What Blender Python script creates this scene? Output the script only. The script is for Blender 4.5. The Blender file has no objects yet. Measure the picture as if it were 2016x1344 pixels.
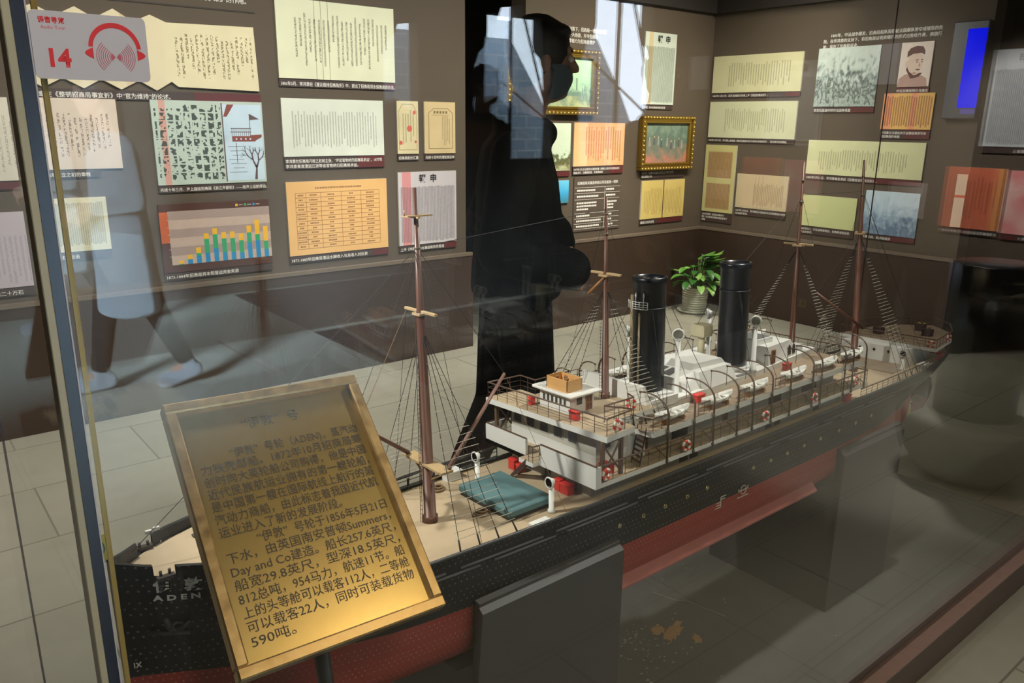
import bpy, math, random
from mathutils import Vector, Matrix
random.seed(7)
PI = math.pi
SC = bpy.context.scene
COL = SC.collection

# ------------------------------------------------------------------ camera
cam_d = bpy.data.cameras.new('camera')
cam = bpy.data.objects.new('camera', cam_d)
COL.objects.link(cam)
SC.camera = cam
AZ, PITCH, ROLL = math.radians(50.756), math.radians(15.508), math.radians(-0.6785)
fw = Vector((math.cos(AZ)*math.cos(PITCH), math.sin(AZ)*math.cos(PITCH), -math.sin(PITCH)))
rt = Vector((math.sin(AZ), -math.cos(AZ), 0))
dn = fw.cross(rt)
r2 = math.cos(ROLL)*rt + math.sin(ROLL)*dn
d2 = -math.sin(ROLL)*rt + math.cos(ROLL)*dn
cam.matrix_world = Matrix(((r2.x, -d2.x, -fw.x, 0), (r2.y, -d2.y, -fw.y, 0), (r2.z, -d2.z, -fw.z, 1.43), (0, 0, 0, 1)))
cam_d.sensor_fit = 'HORIZONTAL'
cam_d.sensor_width = 36
cam_d.lens = 1560.8/2016*36
cam_d.clip_start = 0.05
cam_d.clip_end = 60

# ------------------------------------------------------------------ view, sky, lights
SC.view_settings.view_transform = 'Standard'
SC.view_settings.look = 'None'
SC.view_settings.gamma = 1
SC.view_settings.use_curve_mapping = False
SC.view_settings.exposure = 0.0
SC.cycles.use_denoising = True
SC.cycles.max_bounces = 7
SC.cycles.diffuse_bounces = 3
SC.cycles.glossy_bounces = 3
SC.cycles.transparent_max_bounces = 24
SC.cycles.caustics_reflective = False
SC.cycles.caustics_refractive = False
SC.cycles.sample_clamp_indirect = 4.0

world = bpy.data.worlds.new('daylight')
SC.world = world
world.use_nodes = True
bg = world.node_tree.nodes['Background']
bg.inputs[0].default_value = (0.72, 0.84, 1.0, 1)
bg.inputs[1].default_value = 13.0


def lamp(name, kind, loc, target, energy, color=(1, 1, 1), size=0.2, size_y=None, spot=60, blend=0.6):
    d = bpy.data.lights.new(name, kind)
    d.energy = energy
    d.color = color
    if kind == 'AREA':
        d.size = size
        if size_y:
            d.shape = 'RECTANGLE'
            d.size_y = size_y
    elif kind == 'SPOT':
        d.spot_size = math.radians(spot)
        d.spot_blend = blend
        d.shadow_soft_size = size
    else:
        d.shadow_soft_size = size
    o = bpy.data.objects.new(name, d)
    COL.objects.link(o)
    o.location = loc
    o.rotation_euler = (Vector(target) - Vector(loc)).to_track_quat('-Z', 'Y').to_euler()
    return o


WARM = (1.0, 0.90, 0.74)
NEUT = (1.0, 0.96, 0.88)
CASEW = (1.0, 0.96, 0.88)
# ceiling track washing the long panel wall, the corner walls, and the wall beside the case
lamp('track_light', 'AREA', (0.9, 2.75, 2.52), (0.9, 4.09, 1.0), 18, NEUT, 2.0, 0.12).data.spread = math.radians(110)
lamp('track_light', 'AREA', (2.6, 2.75, 2.52), (2.6, 4.09, 1.0), 15.5, NEUT, 1.6, 0.12).data.spread = math.radians(110)
lamp('track_light', 'AREA', (4.3, 2.85, 2.52), (4.3, 4.09, 1.1), 21, WARM, 1.5, 0.12).data.spread = math.radians(110)
lamp('track_light', 'AREA', (4.1, 3.0, 2.52), (5.32, 3.0, 1.2), 23, NEUT, 0.12, 1.7).data.spread = math.radians(110)
lamp('track_light', 'SPOT', (4.2, -0.55, 2.56), (5.32, -0.36, 1.22), 190, NEUT, 0.05, spot=42)
lamp('track_light', 'SPOT', (4.3, -1.1, 2.56), (5.32, -1.1, 1.35), 60, NEUT, 0.05, spot=56)
# lamps of the glass case, in the hood unless noted
lamp('case_light', 'SPOT', (1.9, 0.95, 2.05), (1.35, 1.15, 0.7), 62, CASEW, 0.03, spot=100)
lamp('case_light', 'SPOT', (0.18, 1.40, 1.66), (0.95, 1.1, 0.78), 62, CASEW, 0.03, spot=84)  # added unseen below the hood to brighten the bridge front
lamp('case_light', 'SPOT', (2.6, 1.3, 2.05), (2.33, 1.1, 0.7), 13, CASEW, 0.03, spot=58)
# lamp set for the plaque's glow, then unseen fill spots added for floor, sign
lamp('ceiling_panel', 'AREA', (1.36, -0.78, 2.60), (1.2, -0.7, 0), 15, (1.0, 0.80, 0.48), 0.45, 0.45)
lamp('fill_spot', 'SPOT', (0.1, -0.9, 2.58), (0.2, 0.7, 1.3), 70, NEUT, 0.15, spot=70)
lamp('fill_spot', 'SPOT', (4.2, 3.3, 2.5), (3.9, 3.55, 0), 150, NEUT, 0.1, spot=62)
lamp('fill_spot', 'SPOT', (2.3, 3.35, 2.5), (2.2, 3.4, 0), 120, NEUT, 0.1, spot=66)
lamp('fill_spot', 'SPOT', (0.3, 2.8, 2.5), (0.2, 2.8, 0), 120, NEUT, 0.1, spot=80)
lamp('fill_spot', 'SPOT', (4.1, -0.35, 2.58), (3.85, -0.2, 0), 230, NEUT, 0.08, spot=50, blend=0.35)
lamp('fill_spot', 'SPOT', (2.5, -0.2, 2.58), (2.5, 0.35, 0), 45, NEUT, 0.15, spot=46)
# unseen cool lamp added inside the hall to brighten the mirrored walker
lamp('walker_fill', 'AREA', (-2.4, -0.3, 2.0), (0.95, -2.85, 0.55), 380, (0.55, 0.77, 1.0), 0.9, 1.4).data.spread = math.radians(30)


# ------------------------------------------------------------------ materials
def lin(c):
    return tuple(((v/255)/12.92 if v <= 10 else (((v/255)+0.055)/1.055)**2.4) for v in c)


class NT:
    """small helper for building node trees"""
    def __init__(self, name):
        self.mat = bpy.data.materials.new(name)
        self.mat.use_nodes = True
        self.t = self.mat.node_tree
        self.n = self.t.nodes
        self.bsdf = self.n['Principled BSDF']
        self._oc = None

    def put(self, sock, v):
        if isinstance(v, bpy.types.NodeSocket):
            self.t.links.new(v, sock)
        elif isinstance(v, (tuple, list)):
            sock.default_value = tuple(v) + ((1,) if len(v) == 3 and len(sock.default_value) == 4 else ())
        else:
            sock.default_value = v

    def m(self, op, a, b=0.0, c=0.0):
        nd = self.n.new('ShaderNodeMath')
        nd.operation = op
        for i, v in enumerate((a, b, c)):
            self.put(nd.inputs[i], v)
        return nd.outputs[0]

    def obj(self):
        if self._oc is None:
            tc = self.n.new('ShaderNodeTexCoord')
            sx = self.n.new('ShaderNodeSeparateXYZ')
            self.t.links.new(tc.outputs['Object'], sx.inputs[0])
            self._oc = (tc.outputs['Object'], sx.outputs[0], sx.outputs[1], sx.outputs[2])
        return self._oc

    def noise(self, vec, scale, detail=2.0):
        nd = self.n.new('ShaderNodeTexNoise')
        if vec is not None:
            self.put(nd.inputs['Vector'], vec)
        nd.inputs['Scale'].default_value = scale
        nd.inputs['Detail'].default_value = detail
        return nd.outputs[0]

    def white(self, w):
        nd = self.n.new('ShaderNodeTexWhiteNoise')
        nd.noise_dimensions = '1D'
        self.put(nd.inputs['W'], w)
        return nd.outputs['Value']

    def vec(self, x, y, z):
        nd = self.n.new('ShaderNodeCombineXYZ')
        for i, v in enumerate((x, y, z)):
            self.put(nd.inputs[i], v)
        return nd.outputs[0]

    def mix(self, f, a, b):
        nd = self.n.new('ShaderNodeMix')
        nd.data_type = 'RGBA'
        self.put(nd.inputs[0], f)
        self.put(nd.inputs[6], a)
        self.put(nd.inputs[7], b)
        return nd.outputs[2]

    def bump(self, h, strength, dist):
        nd = self.n.new('ShaderNodeBump')
        nd.inputs['Strength'].default_value = strength
        nd.inputs['Distance'].default_value = dist
        self.put(nd.inputs['Height'], h)
        self.t.links.new(nd.outputs[0], self.bsdf.inputs['Normal'])

    def base(self, c, rough=0.5, metal=0.0, spec=0.5):
        self.put(self.bsdf.inputs['Base Color'], c)
        self.put(self.bsdf.inputs['Roughness'], rough)
        self.bsdf.inputs['Metallic'].default_value = metal
        self.bsdf.inputs['Specular IOR Level'].default_value = spec
        return self.mat


_mats = {}


def M(name, rgb=None, rough=0.5, metal=0.0, spec=0.5, var=0.06, scale=30.0):
    """painted or plain surface, slightly mottled"""
    if name in _mats:
        return _mats[name]
    nt = NT(name)
    c = lin(rgb)
    f = nt.noise(nt.obj()[0], scale, 3.0)
    a = tuple(max(0, v*(1-var*2)) for v in c)
    b = tuple(min(1, v*(1+var*2)) for v in c)
    _mats[name] = nt.base(nt.mix(f, a, b), rough, metal, spec)
    return _mats[name]


def script_mat(name, paper, ink, s=0.016, cw=0.62, x=(-.1, .1), z=(-.1, .1), lv=0.35, thr=0.5, k=1.0, seed=0.0, fine=3.0, bands=None, rough=0.6, gap=0.0, blot=0.10):
    """paper carrying columns of brushed or printed characters; bands = [(x0, x1, rgb, strength)] tinted columns"""
    nt = NT(name)
    oc, u, _, v = nt.obj()
    q = nt.m('DIVIDE', nt.m('ADD', u, 10.0+seed*0.37*s), s)
    c = nt.m('FLOOR', q)
    f = nt.m('FRACT', q)
    r1 = nt.white(nt.m('ADD', c, seed))
    r2 = nt.white(nt.m('ADD', nt.m('MULTIPLY', c, 1.7), seed+31.3))
    H = z[1]-z[0]
    inu = nt.m('MULTIPLY', nt.m('GREATER_THAN', u, x[0]), nt.m('LESS_THAN', u, x[1]))
    inc = nt.m('LESS_THAN', nt.m('ABSOLUTE', nt.m('SUBTRACT', f, 0.5)), cw/2)
    top = nt.m('SUBTRACT', z[1], nt.m('MULTIPLY', nt.m('GREATER_THAN', r1, 0.6), H*0.10*min(1, lv*4)))
    bot = nt.m('ADD', z[0], nt.m('MULTIPLY', nt.m('POWER', r2, 2.0), H*lv))
    inv = nt.m('MULTIPLY', nt.m('LESS_THAN', v, top), nt.m('GREATER_THAN', v, bot))
    vv = nt.vec(nt.m('MULTIPLY', u, 1.0/s), nt.m('ADD', r1, 3.0), nt.m('MULTIPLY', v, 1.0/s))
    g = nt.m('GREATER_THAN', nt.noise(vv, fine, 1.0), thr)
    if gap:
        cell = nt.m('FRACT', nt.m('DIVIDE', nt.m('ADD', v, 10.0), s*1.05))
        g = nt.m('MULTIPLY', g, nt.m('LESS_THAN', cell, 1.0-gap))
    mask = nt.m('MULTIPLY', nt.m('MULTIPLY', inu, inc), nt.m('MULTIPLY', inv, g))
    mask = nt.m('MULTIPLY', mask, k)
    p = lin(paper)
    big = nt.noise(oc, 7.0, 3.0)
    col = nt.mix(big, tuple(v_*(1-blot*1.6) for v_ in p), tuple(min(1, v_*(1+blot)) for v_ in p))
    for x0, x1, rgb, st in (bands or ()):
        bf = nt.m('MULTIPLY', nt.m('MULTIPLY', nt.m('GREATER_THAN', u, x0), nt.m('LESS_THAN', u, x1)), st)
        col = nt.mix(bf, col, lin(rgb))
    col = nt.mix(mask, col, lin(ink))
    return nt.base(col, rough, 0, 0.3)


def sketch_mat(name, stops, scale=14.0, detail=6.0, seed=0.0, streak=1.0, hz=None, rough=0.6):
    """a printed picture: tonal masses from noise over a vertical change of tone; stops = [(pos, rgb)], hz = horizon weight"""
    nt = NT(name)
    oc, u, _, v = nt.obj()
    vec = nt.vec(nt.m('ADD', nt.m('MULTIPLY', u, streak), seed), 0.0, v)
    n1 = nt.noise(vec, scale, detail)
    val = n1
    if hz:
        amp, mid, width = hz
        d = nt.m('DIVIDE', nt.m('SUBTRACT', v, mid), width)
        val = nt.m('ADD', nt.m('MULTIPLY', nt.m('SUBTRACT', n1, 0.5), amp), nt.m('ADD', nt.m('MULTIPLY', d, 0.5), 0.5))
    cr = nt.n.new('ShaderNodeValToRGB')
    el = cr.color_ramp.elements
    while len(el) < len(stops):
        el.new(0.5)
    for e, (p_, rgb) in zip(el, stops):
        e.position = p_
        e.color = lin(rgb) + (1,)
    nt.t.links.new(val, cr.inputs[0])
    return nt.base(cr.outputs[0], rough, 0, 0.3)


def glow(name, rgb, strength):
    nt = NT(name)
    nt.base((0.0, 0.0, 0.0), 0.3)
    nt.bsdf.inputs['Specular IOR Level'].default_value = 0.0
    nt.bsdf.inputs['Emission Color'].default_value = lin(rgb) + (1,)
    nt.bsdf.inputs['Emission Strength'].default_value = strength
    return nt.mat


def glass_mat(name, tint=(0.985, 0.992, 0.985), grazing=0.958):
    nt = NT(name)
    t = nt.t
    nt.n.remove(nt.bsdf)
    tr = nt.n.new('ShaderNodeBsdfTransparent')
    tr.inputs[0].default_value = tint + (1,)
    gl = nt.n.new('ShaderNodeBsdfGlossy')
    gl.inputs['Roughness'].default_value = 0.0
    gl.inputs['Color'].default_value = (1, 1, 1, 1)
    geo = nt.n.new('ShaderNodeNewGeometry')
    dot = nt.n.new('ShaderNodeVectorMath')
    dot.operation = 'DOT_PRODUCT'
    t.links.new(geo.outputs['Normal'], dot.inputs[0])
    t.links.new(geo.outputs['Incoming'], dot.inputs[1])
    c = nt.m('SUBTRACT', 1.0, nt.m('ABSOLUTE', dot.outputs['Value']))
    fac = nt.m('ADD', 0.034, nt.m('MULTIPLY', nt.m('POWER', c, 5.0), grazing))
    mx = nt.n.new('ShaderNodeMixShader')
    t.links.new(fac, mx.inputs[0])
    t.links.new(tr.outputs[0], mx.inputs[1])
    t.links.new(gl.outputs[0], mx.inputs[2])
    t.links.new(mx.outputs[0], nt.n['Material Output'].inputs[0])
    return nt.mat


# ------------------------------------------------------------------ mesh builder
class MB:
    def __init__(self):
        self.v, self.f, self.k, self.s = [], [], [], []

    def add(self, vs, fs, mi=0, smooth=False):
        o = len(self.v)
        self.v += [tuple(p) for p in vs]
        for f in fs:
            self.f.append([i+o for i in f])
            self.k.append(mi)
            self.s.append(smooth)
        return self

    def box(self, x0, x1, y0, y1, z0, z1, mi=0, bev=0.0):
        if bev > 0:
            b = min(bev, (x1-x0)*.45, (y1-y0)*.45, (z1-z0)*.45)
            vs, idx = [], {}
            for sx in (0, 1):
                for sy in (0, 1):
                    for sz in (0, 1):
                        X, Y, Z = (x0, x1)[sx], (y0, y1)[sy], (z0, z1)[sz]
                        dx, dy, dz = (b, -b)[sx], (b, -b)[sy], (b, -b)[sz]
                        for a in range(3):
                            p = [X+dx, Y+dy, Z+dz]
                            p[a] = (X, Y, Z)[a]
                            idx[sx, sy, sz, a] = len(vs)
                            vs.append(p)
            fs = []
            for a in range(3):
                b_, c_ = (a+1) % 3, (a+2) % 3
                for s in (0, 1):
                    q = []
                    for (i, j) in ((0, 0), (1, 0), (1, 1), (0, 1)):
                        t = [0, 0, 0]
                        t[a], t[b_], t[c_] = s, i, j
                        q.append(idx[t[0], t[1], t[2], a])
                    fs.append(q if s else q[::-1])
            for a in range(3):
                b_, c_ = (a+1) % 3, (a+2) % 3
                for i in (0, 1):
                    for j in (0, 1):
                        t0, t1 = [0, 0, 0], [0, 0, 0]
                        t0[b_] = t1[b_] = i
                        t0[c_] = t1[c_] = j
                        t1[a] = 1
                        q = [idx[(*t0, b_)], idx[(*t1, b_)], idx[(*t1, c_)], idx[(*t0, c_)]]
                        fs.append(q if (i ^ j) else q[::-1])
            for sx in (0, 1):
                for sy in (0, 1):
                    for sz in (0, 1):
                        q = [idx[sx, sy, sz, a] for a in range(3)]
                        fs.append(q if (sx ^ sy ^ sz) else q[::-1])
            return self.add(vs, fs, mi)
        vs = [(x, y, z) for x in (x0, x1) for y in (y0, y1) for z in (z0, z1)]
        return self.add(vs, [(0, 1, 3, 2), (4, 6, 7, 5), (0, 4, 5, 1), (2, 3, 7, 6), (0, 2, 6, 4), (1, 5, 7, 3)], mi)

    def hexa(self, bot, top, mi=0):
        return self.add(list(bot)+list(top), [(3, 2, 1, 0), (4, 5, 6, 7), (0, 1, 5, 4), (1, 2, 6, 5), (2, 3, 7, 6), (3, 0, 4, 7)], mi)

    def prism(self, poly, z0, z1, mi=0, mi_side=None, mi_bot=None):
        """poly in xy, counter-clockwise, extruded along z"""
        n = len(poly)
        vs = [(x, y, z0) for x, y in poly] + [(x, y, z1) for x, y in poly]
        self.add(vs, [list(range(n))[::-1]], mi if mi_bot is None else mi_bot)
        o = len(self.v)-2*n
        self.f.append([o+n+i for i in range(n)]); self.k.append(mi); self.s.append(False)
        for i in range(n):
            j = (i+1) % n
            self.f.append([o+i, o+j, o+n+j, o+n+i]); self.k.append(mi if mi_side is None else mi_side); self.s.append(False)
        return self

    def slab(self, poly, y0, y1, mi=0):
        """poly in xz (counter-clockwise seen from -y), extruded along y"""
        n = len(poly)
        vs = [(x, y0, z) for x, z in poly] + [(x, y1, z) for x, z in poly]
        fs = [list(range(n)), list(range(n, 2*n))[::-1]]
        for i in range(n):
            j = (i+1) % n
            fs.append([i, i+n, j+n, j])
        return self.add(vs, fs, mi)

    def tube(self, pts, r, n=8, mi=0, cap=True, smooth=True):
        pts = [Vector(p) for p in pts]
        rs = r if isinstance(r, (list, tuple)) else [r]*len(pts)
        t0 = (pts[1]-pts[0]).normalized()
        up = Vector((0, 0, 1)) if abs(t0.z) < 0.9 else Vector((1, 0, 0))
        a = t0.cross(up).normalized()
        vs = []
        for i, p in enumerate(pts):
            if i == 0:
                t = pts[1]-pts[0]
            elif i == len(pts)-1:
                t = pts[-1]-pts[-2]
            else:
                t = (pts[i+1]-p).normalized()+(p-pts[i-1]).normalized()
            t = t.normalized()
            a = (a-t*a.dot(t))
            a = a.normalized() if a.length > 1e-6 else t.orthogonal().normalized()
            b = t.cross(a)
            for k in range(n):
                w = 2*PI*k/n
                vs.append(p+(a*math.cos(w)+b*math.sin(w))*rs[i])
        fs = []
        for i in range(len(pts)-1):
            for k in range(n):
                k2 = (k+1) % n
                fs.append((i*n+k, i*n+k2, (i+1)*n+k2, (i+1)*n+k))
        self.add(vs, fs, mi, smooth)
        if cap:
            o = len(self.v)-len(vs)
            self.f.append([o+k for k in range(n)][::-1]); self.k.append(mi); self.s.append(False)
            self.f.append([o+(len(pts)-1)*n+k for k in range(n)]); self.k.append(mi); self.s.append(False)
        return self

    def lathe(self, prof, c=(0, 0, 0), n=24, mi=0, smooth=True, ax=None):
        """prof = [(r, z)] turned about a vertical axis through c; ax = optional direction"""
        vs, fs = [], []
        rot = Vector((0, 0, 1)).rotation_difference(Vector(ax)).to_matrix() if ax else None
        for (r, z) in prof:
            for k in range(n):
                w = 2*PI*k/n
                p = Vector((r*math.cos(w), r*math.sin(w), z))
                if rot:
                    p = rot @ p
                vs.append(p+Vector(c))
        for i in range(len(prof)-1):
            for k in range(n):
                k2 = (k+1) % n
                fs.append((i*n+k, i*n+k2, (i+1)*n+k2, (i+1)*n+k))
        self.add(vs, fs, mi, smooth)
        o = len(self.v)-len(vs)
        if prof[0][0] > 1e-5:
            self.f.append([o+k for k in range(n)][::-1]); self.k.append(mi); self.s.append(False)
        if prof[-1][0] > 1e-5:
            self.f.append([o+(len(prof)-1)*n+k for k in range(n)]); self.k.append(mi); self.s.append(False)
        return self

    def ball(self, c, r, n=14, mi=0, sc=(1, 1, 1), rot=None):
        m_ = max(5, n//2)
        vs, fs = [], []
        for i in range(m_+1):
            th = PI*i/m_
            for k in range(n):
                w = 2*PI*k/n
                p = Vector((r*sc[0]*math.sin(th)*math.cos(w), r*sc[1]*math.sin(th)*math.sin(w), -r*sc[2]*math.cos(th)))
                if rot:
                    p = rot @ p
                vs.append(p+Vector(c))
        for i in range(m_):
            for k in range(n):
                k2 = (k+1) % n
                fs.append((i*n+k, i*n+k2, (i+1)*n+k2, (i+1)*n+k))
        return self.add(vs, fs, mi, True)

    def torus(self, c, R, r, ax=(0, 0, 1), n=24, m=8, mi=0, mi2=None, seg=4):
        rot = Vector((0, 0, 1)).rotation_difference(Vector(ax)).to_matrix()
        vs, fs = [], []
        for i in range(n):
            w = 2*PI*i/n
            for k in range(m):
                q = 2*PI*k/m
                vs.append(rot @ Vector(((R+r*math.cos(q))*math.cos(w), (R+r*math.cos(q))*math.sin(w), r*math.sin(q)))+Vector(c))
        for i in range(n):
            for k in range(m):
                i2, k2 = (i+1) % n, (k+1) % m
                fs.append((i*m+k, i2*m+k, i2*m+k2, i*m+k2))
        self.add(vs, fs, mi, True)
        if mi2 is not None:
            o = len(self.k)-len(fs)
            for i in range(n):
                if (i*2*seg//n) % 2:
                    for k in range(m):
                        self.k[o+i*m+k] = mi2
        return self

    def capsule(self, a, b, ra, rb, n=12):
        self.ball(a, ra, n)
        self.ball(b, rb, n)
        if (Vector(b)-Vector(a)).length > 1e-5:
            self.tube([a, b], [ra, rb], n)
        return self

    def mesh(self, name, mats, off=(0, 0, 0), xf=None):
        me = bpy.data.meshes.new(name)
        o = Vector(off)
        vs = [Vector(p)-o for p in self.v]
        if xf:
            vs = [xf @ p for p in vs]
        me.from_pydata([tuple(p) for p in vs], [], self.f)
        for mt in (mats if isinstance(mats, (list, tuple)) else [mats]):
            me.materials.append(mt)
        me.polygons.foreach_set('material_index', self.k)
        me.polygons.foreach_set('use_smooth', self.s)
        me.update()
        return me

    def build(self, name, mats, parent=None, off=(0, 0, 0), label=None, xf=None):
        o = bpy.data.objects.new(name, self.mesh(name, mats, off, xf))
        COL.objects.link(o)
        if parent:
            o.parent = parent
        if label:
            o['label'] = label
        return o


def tag(o, label, cat, group=None):
    o['label'] = label
    o['category'] = cat
    if group:
        o['group'] = group
    return o


def thing(name, label, cat, loc=(0, 0, 0), rot=(0, 0, 0), group=None):
    o = bpy.data.objects.new(name, None)
    COL.objects.link(o)
    o.empty_display_size = 0.05
    o.location = loc
    o.rotation_euler = rot
    return tag(o, label, cat, group)


def struct(name, mb, mat, loc=None):
    o = mb.build(name, mat)
    o['kind'] = 'structure'
    return o


def text_mesh(body, size, align='LEFT', bold=0.0, extrude=0.0, width=1.0, shear=0.0, res=1):
    cu = bpy.data.curves.new('lettering', 'FONT')
    cu.body = body
    cu.size = size
    cu.align_x = align
    cu.resolution_u = res
    cu.offset = bold*size
    cu.extrude = extrude
    cu.shear = shear
    o = bpy.data.objects.new('lettering', cu)
    COL.objects.link(o)
    dg = bpy.context.evaluated_depsgraph_get()
    me = bpy.data.meshes.new_from_object(o.evaluated_get(dg))
    bpy.data.objects.remove(o)
    bpy.data.curves.remove(cu)
    if width != 1.0:
        for v in me.vertices:
            v.co.x *= width
    return me


def letters(name, body, size, mat, parent, xf, **kw):
    """lettering laid in the xy plane, then moved by the matrix xf into its parent's frame"""
    me = text_mesh(body, size, **kw)
    me.name = name
    me.transform(xf)
    me.materials.clear()
    me.materials.append(mat)
    o = bpy.data.objects.new(name, me)
    COL.objects.link(o)
    o.parent = parent
    return o


def wall_xf(x, y, z):
    return Matrix.Translation((x, y, z)) @ Matrix.Rotation(PI/2, 4, 'X')


def voxel(mb, size, smooth=3, name='shape'):
    """one continuous skin around overlapping volumes"""
    o = mb.build(name, [])
    md = o.modifiers.new('v', 'REMESH')
    md.mode = 'VOXEL'
    md.voxel_size = size
    md.use_smooth_shade = True
    if smooth:
        ms = o.modifiers.new('s', 'SMOOTH')
        ms.factor = 0.5
        ms.iterations = smooth
    dg = bpy.context.evaluated_depsgraph_get()
    me = bpy.data.meshes.new_from_object(o.evaluated_get(dg))
    old = o.data
    bpy.data.objects.remove(o)
    bpy.data.meshes.remove(old)
    return me

# ================================================================== the room
BK, RW = 4.09, 5.32          # face of the long wall, face of the side wall
CEIL = 2.62


def stone_floor():
    nt = NT('stone_paving')
    oc, u, v, _ = nt.obj()
    mp = nt.n.new('ShaderNodeMapping')
    mp.inputs['Location'].default_value = (0.12, -0.085, 0)
    nt.t.links.new(oc, mp.inputs[0])
    br = nt.n.new('ShaderNodeTexBrick')
    nt.t.links.new(mp.outputs[0], br.inputs['Vector'])
    br.inputs['Color1'].default_value = lin((172, 168, 152)) + (1,)
    br.inputs['Color2'].default_value = lin((158, 154, 140)) + (1,)
    br.inputs['Mortar'].default_value = lin((96, 92, 84)) + (1,)
    br.inputs['Scale'].default_value = 1.0
    br.inputs['Mortar Size'].default_value = 0.0035
    br.inputs['Brick Width'].default_value = 0.95
    br.inputs['Row Height'].default_value = 0.478
    n1 = nt.noise(oc, 2.6, 5.0)
    n2 = nt.noise(oc, 14.0, 4.0)
    f = nt.m('ADD', nt.m('MULTIPLY', n1, 0.75), nt.m('MULTIPLY', n2, 0.35))
    col = nt.mix(f, tuple(c*0.55 for c in lin((172, 168, 152))), br.outputs[0])
    nt.bump(n2, 0.15, 0.004)
    return nt.base(col, 0.42, 0, 0.4)


m_floor = stone_floor()
m_wall = M('taupe_wall_paint', (87, 75, 62), 0.75, var=0.03, scale=3.0)
m_dado = M('dark_brown_dado', (62, 47, 38), 0.38, var=0.05, scale=5.0)
m_ledge = M('dado_cap', (112, 98, 84), 0.5)
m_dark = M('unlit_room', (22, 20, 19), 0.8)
m_ceil = M('brown_ceiling', (88, 74, 58), 0.8)
m_plaster = M('rear_plaster', (66, 58, 50), 0.8)

struct('floor', MB().box(-3.7, 9.6, -5.7, 6.2, -0.12, 0.0), m_floor)
struct('ceiling', MB().box(-3.7, 8.2, -3.72, 6.2, CEIL, CEIL+0.1), m_ceil)
struct('wall_back', MB().box(-3.7, 2.952, BK, BK+0.14, 0, CEIL), m_wall)
struct('wall_back', MB().box(3.42, RW+0.14, BK, BK+0.14, 0, CEIL), m_wall)
struct('wall_right', MB().box(RW, RW+0.14, 2.085, BK, 0, CEIL), m_wall)
struct('wall_right', MB().box(RW, RW+0.14, -2.2, 1.56, 0, CEIL), m_wall)
struct('wall_left', MB().box(-3.7, -3.56, -3.6, BK, 0, CEIL), m_wall)
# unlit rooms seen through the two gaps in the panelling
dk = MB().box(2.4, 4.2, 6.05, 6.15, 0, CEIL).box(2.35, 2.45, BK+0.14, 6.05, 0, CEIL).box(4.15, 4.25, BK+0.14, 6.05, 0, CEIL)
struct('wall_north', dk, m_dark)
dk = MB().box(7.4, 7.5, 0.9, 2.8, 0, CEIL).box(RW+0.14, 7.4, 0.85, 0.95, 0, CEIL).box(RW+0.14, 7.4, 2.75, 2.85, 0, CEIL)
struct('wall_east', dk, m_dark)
# dado panelling with its pale cap
for (a, b) in ((-3.56, 2.985), (3.42, RW)):
    struct('baseboard_back', MB().box(a, b, BK-0.03, BK, 0, 0.603), m_dado)
    struct('trim_1', MB().box(a, b, BK-0.034, BK, 0.603, 0.622), m_ledge)
for (a, b) in ((2.085, BK-0.03), (-2.2, 1.56)):
    struct('baseboard_right', MB().box(RW-0.03, RW, a, b, 0, 0.603), m_dado)
    struct('trim_2', MB().box(RW-0.034, RW, a, b, 0.603, 0.622), m_ledge)
# dark recess strip under the ceiling
m_band = M('dark_cornice', (38, 32, 28), 0.7)
struct('trim_3', MB().box(-3.56, 2.952, BK-0.05, BK, 2.235, 2.36), m_band)
struct('trim_3', MB().box(3.42, RW, BK-0.05, BK, 2.235, 2.36), m_band)
struct('trim_4', MB().box(RW-0.05, RW, 2.085, BK-0.05, 2.235, 2.36), m_band)

# rear wall behind the visitors with two shaped openings onto a brick courtyard
RY = -3.6


def opening_wall():
    mb = MB()
    c = 5.38
    half = [(0.50, 1.05), (0.53, 1.5), (0.51, 1.95), (0.46, 2.08), (0.38, 2.14), (0.36, 2.22), (0.36, 2.45)]
    Bl = [(c-h, z) for h, z in half]
    Br = [(c+h, z) for h, z in reversed(half)]
    B = Bl + Br
    y0, y1 = RY-0.16, RY
    # outline of the solid wall around both openings, as one band of quads per column
    mb.slab([(-3.7, 0), (3.85, 0), (3.85, CEIL), (-3.7, CEIL)], y0, y1)
    mb.slab([(3.85, 0), (4.22, 0), (4.22, 1.48), (4.18, 1.46), (3.98, 1.62), (3.85, 1.56)], y0, y1)
    mb.slab([(3.85, 2.02), (3.90, 2.13), (3.97, 2.17), (4.01, 2.27), (4.22, 2.30), (4.22, CEIL), (3.85, CEIL)], y0, y1)
    mb.slab([(c-0.50, 0), (c+0.50, 0), (c+0.50, 1.05), (c-0.50, 1.05)], y0, y1)
    left = [(4.22, 0), (c-0.50, 0)] + Bl + [(c-0.36, CEIL), (4.22, CEIL)]
    mb.slab(left, y0, y1)
    right = [(c+0.50, 0), (8.2, 0), (8.2, CEIL), (c+0.36, CEIL)] + Br[:-1]
    mb.slab(right, y0, y1)
    mb.slab([(c-0.36, 2.45), (c+0.36, 2.45), (c+0.36, CEIL), (c-0.36, CEIL)], y0, y1)
    return mb


struct('wall_rear', opening_wall(), m_plaster)
mu = MB().box(5.36, 5.39, RY-0.09, RY-0.06, 0, 2.45).tube([(4.98, RY-0.07, 1.98), (5.86, RY-0.07, 1.46)], 0.010).tube([(5.55, RY-0.07, 2.44), (5.87, RY-0.07, 1.55)], 0.012)
struct('window_1', mu, M('dark_mullion', (40, 44, 52), 0.4))
struct('wall_return', MB().box(RW+0.14, 8.2, -2.34, -2.2, 0, CEIL), m_plaster)
struct('wall_return', MB().box(8.06, 8.2, -3.6, -2.34, 0, CEIL), m_plaster)


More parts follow.
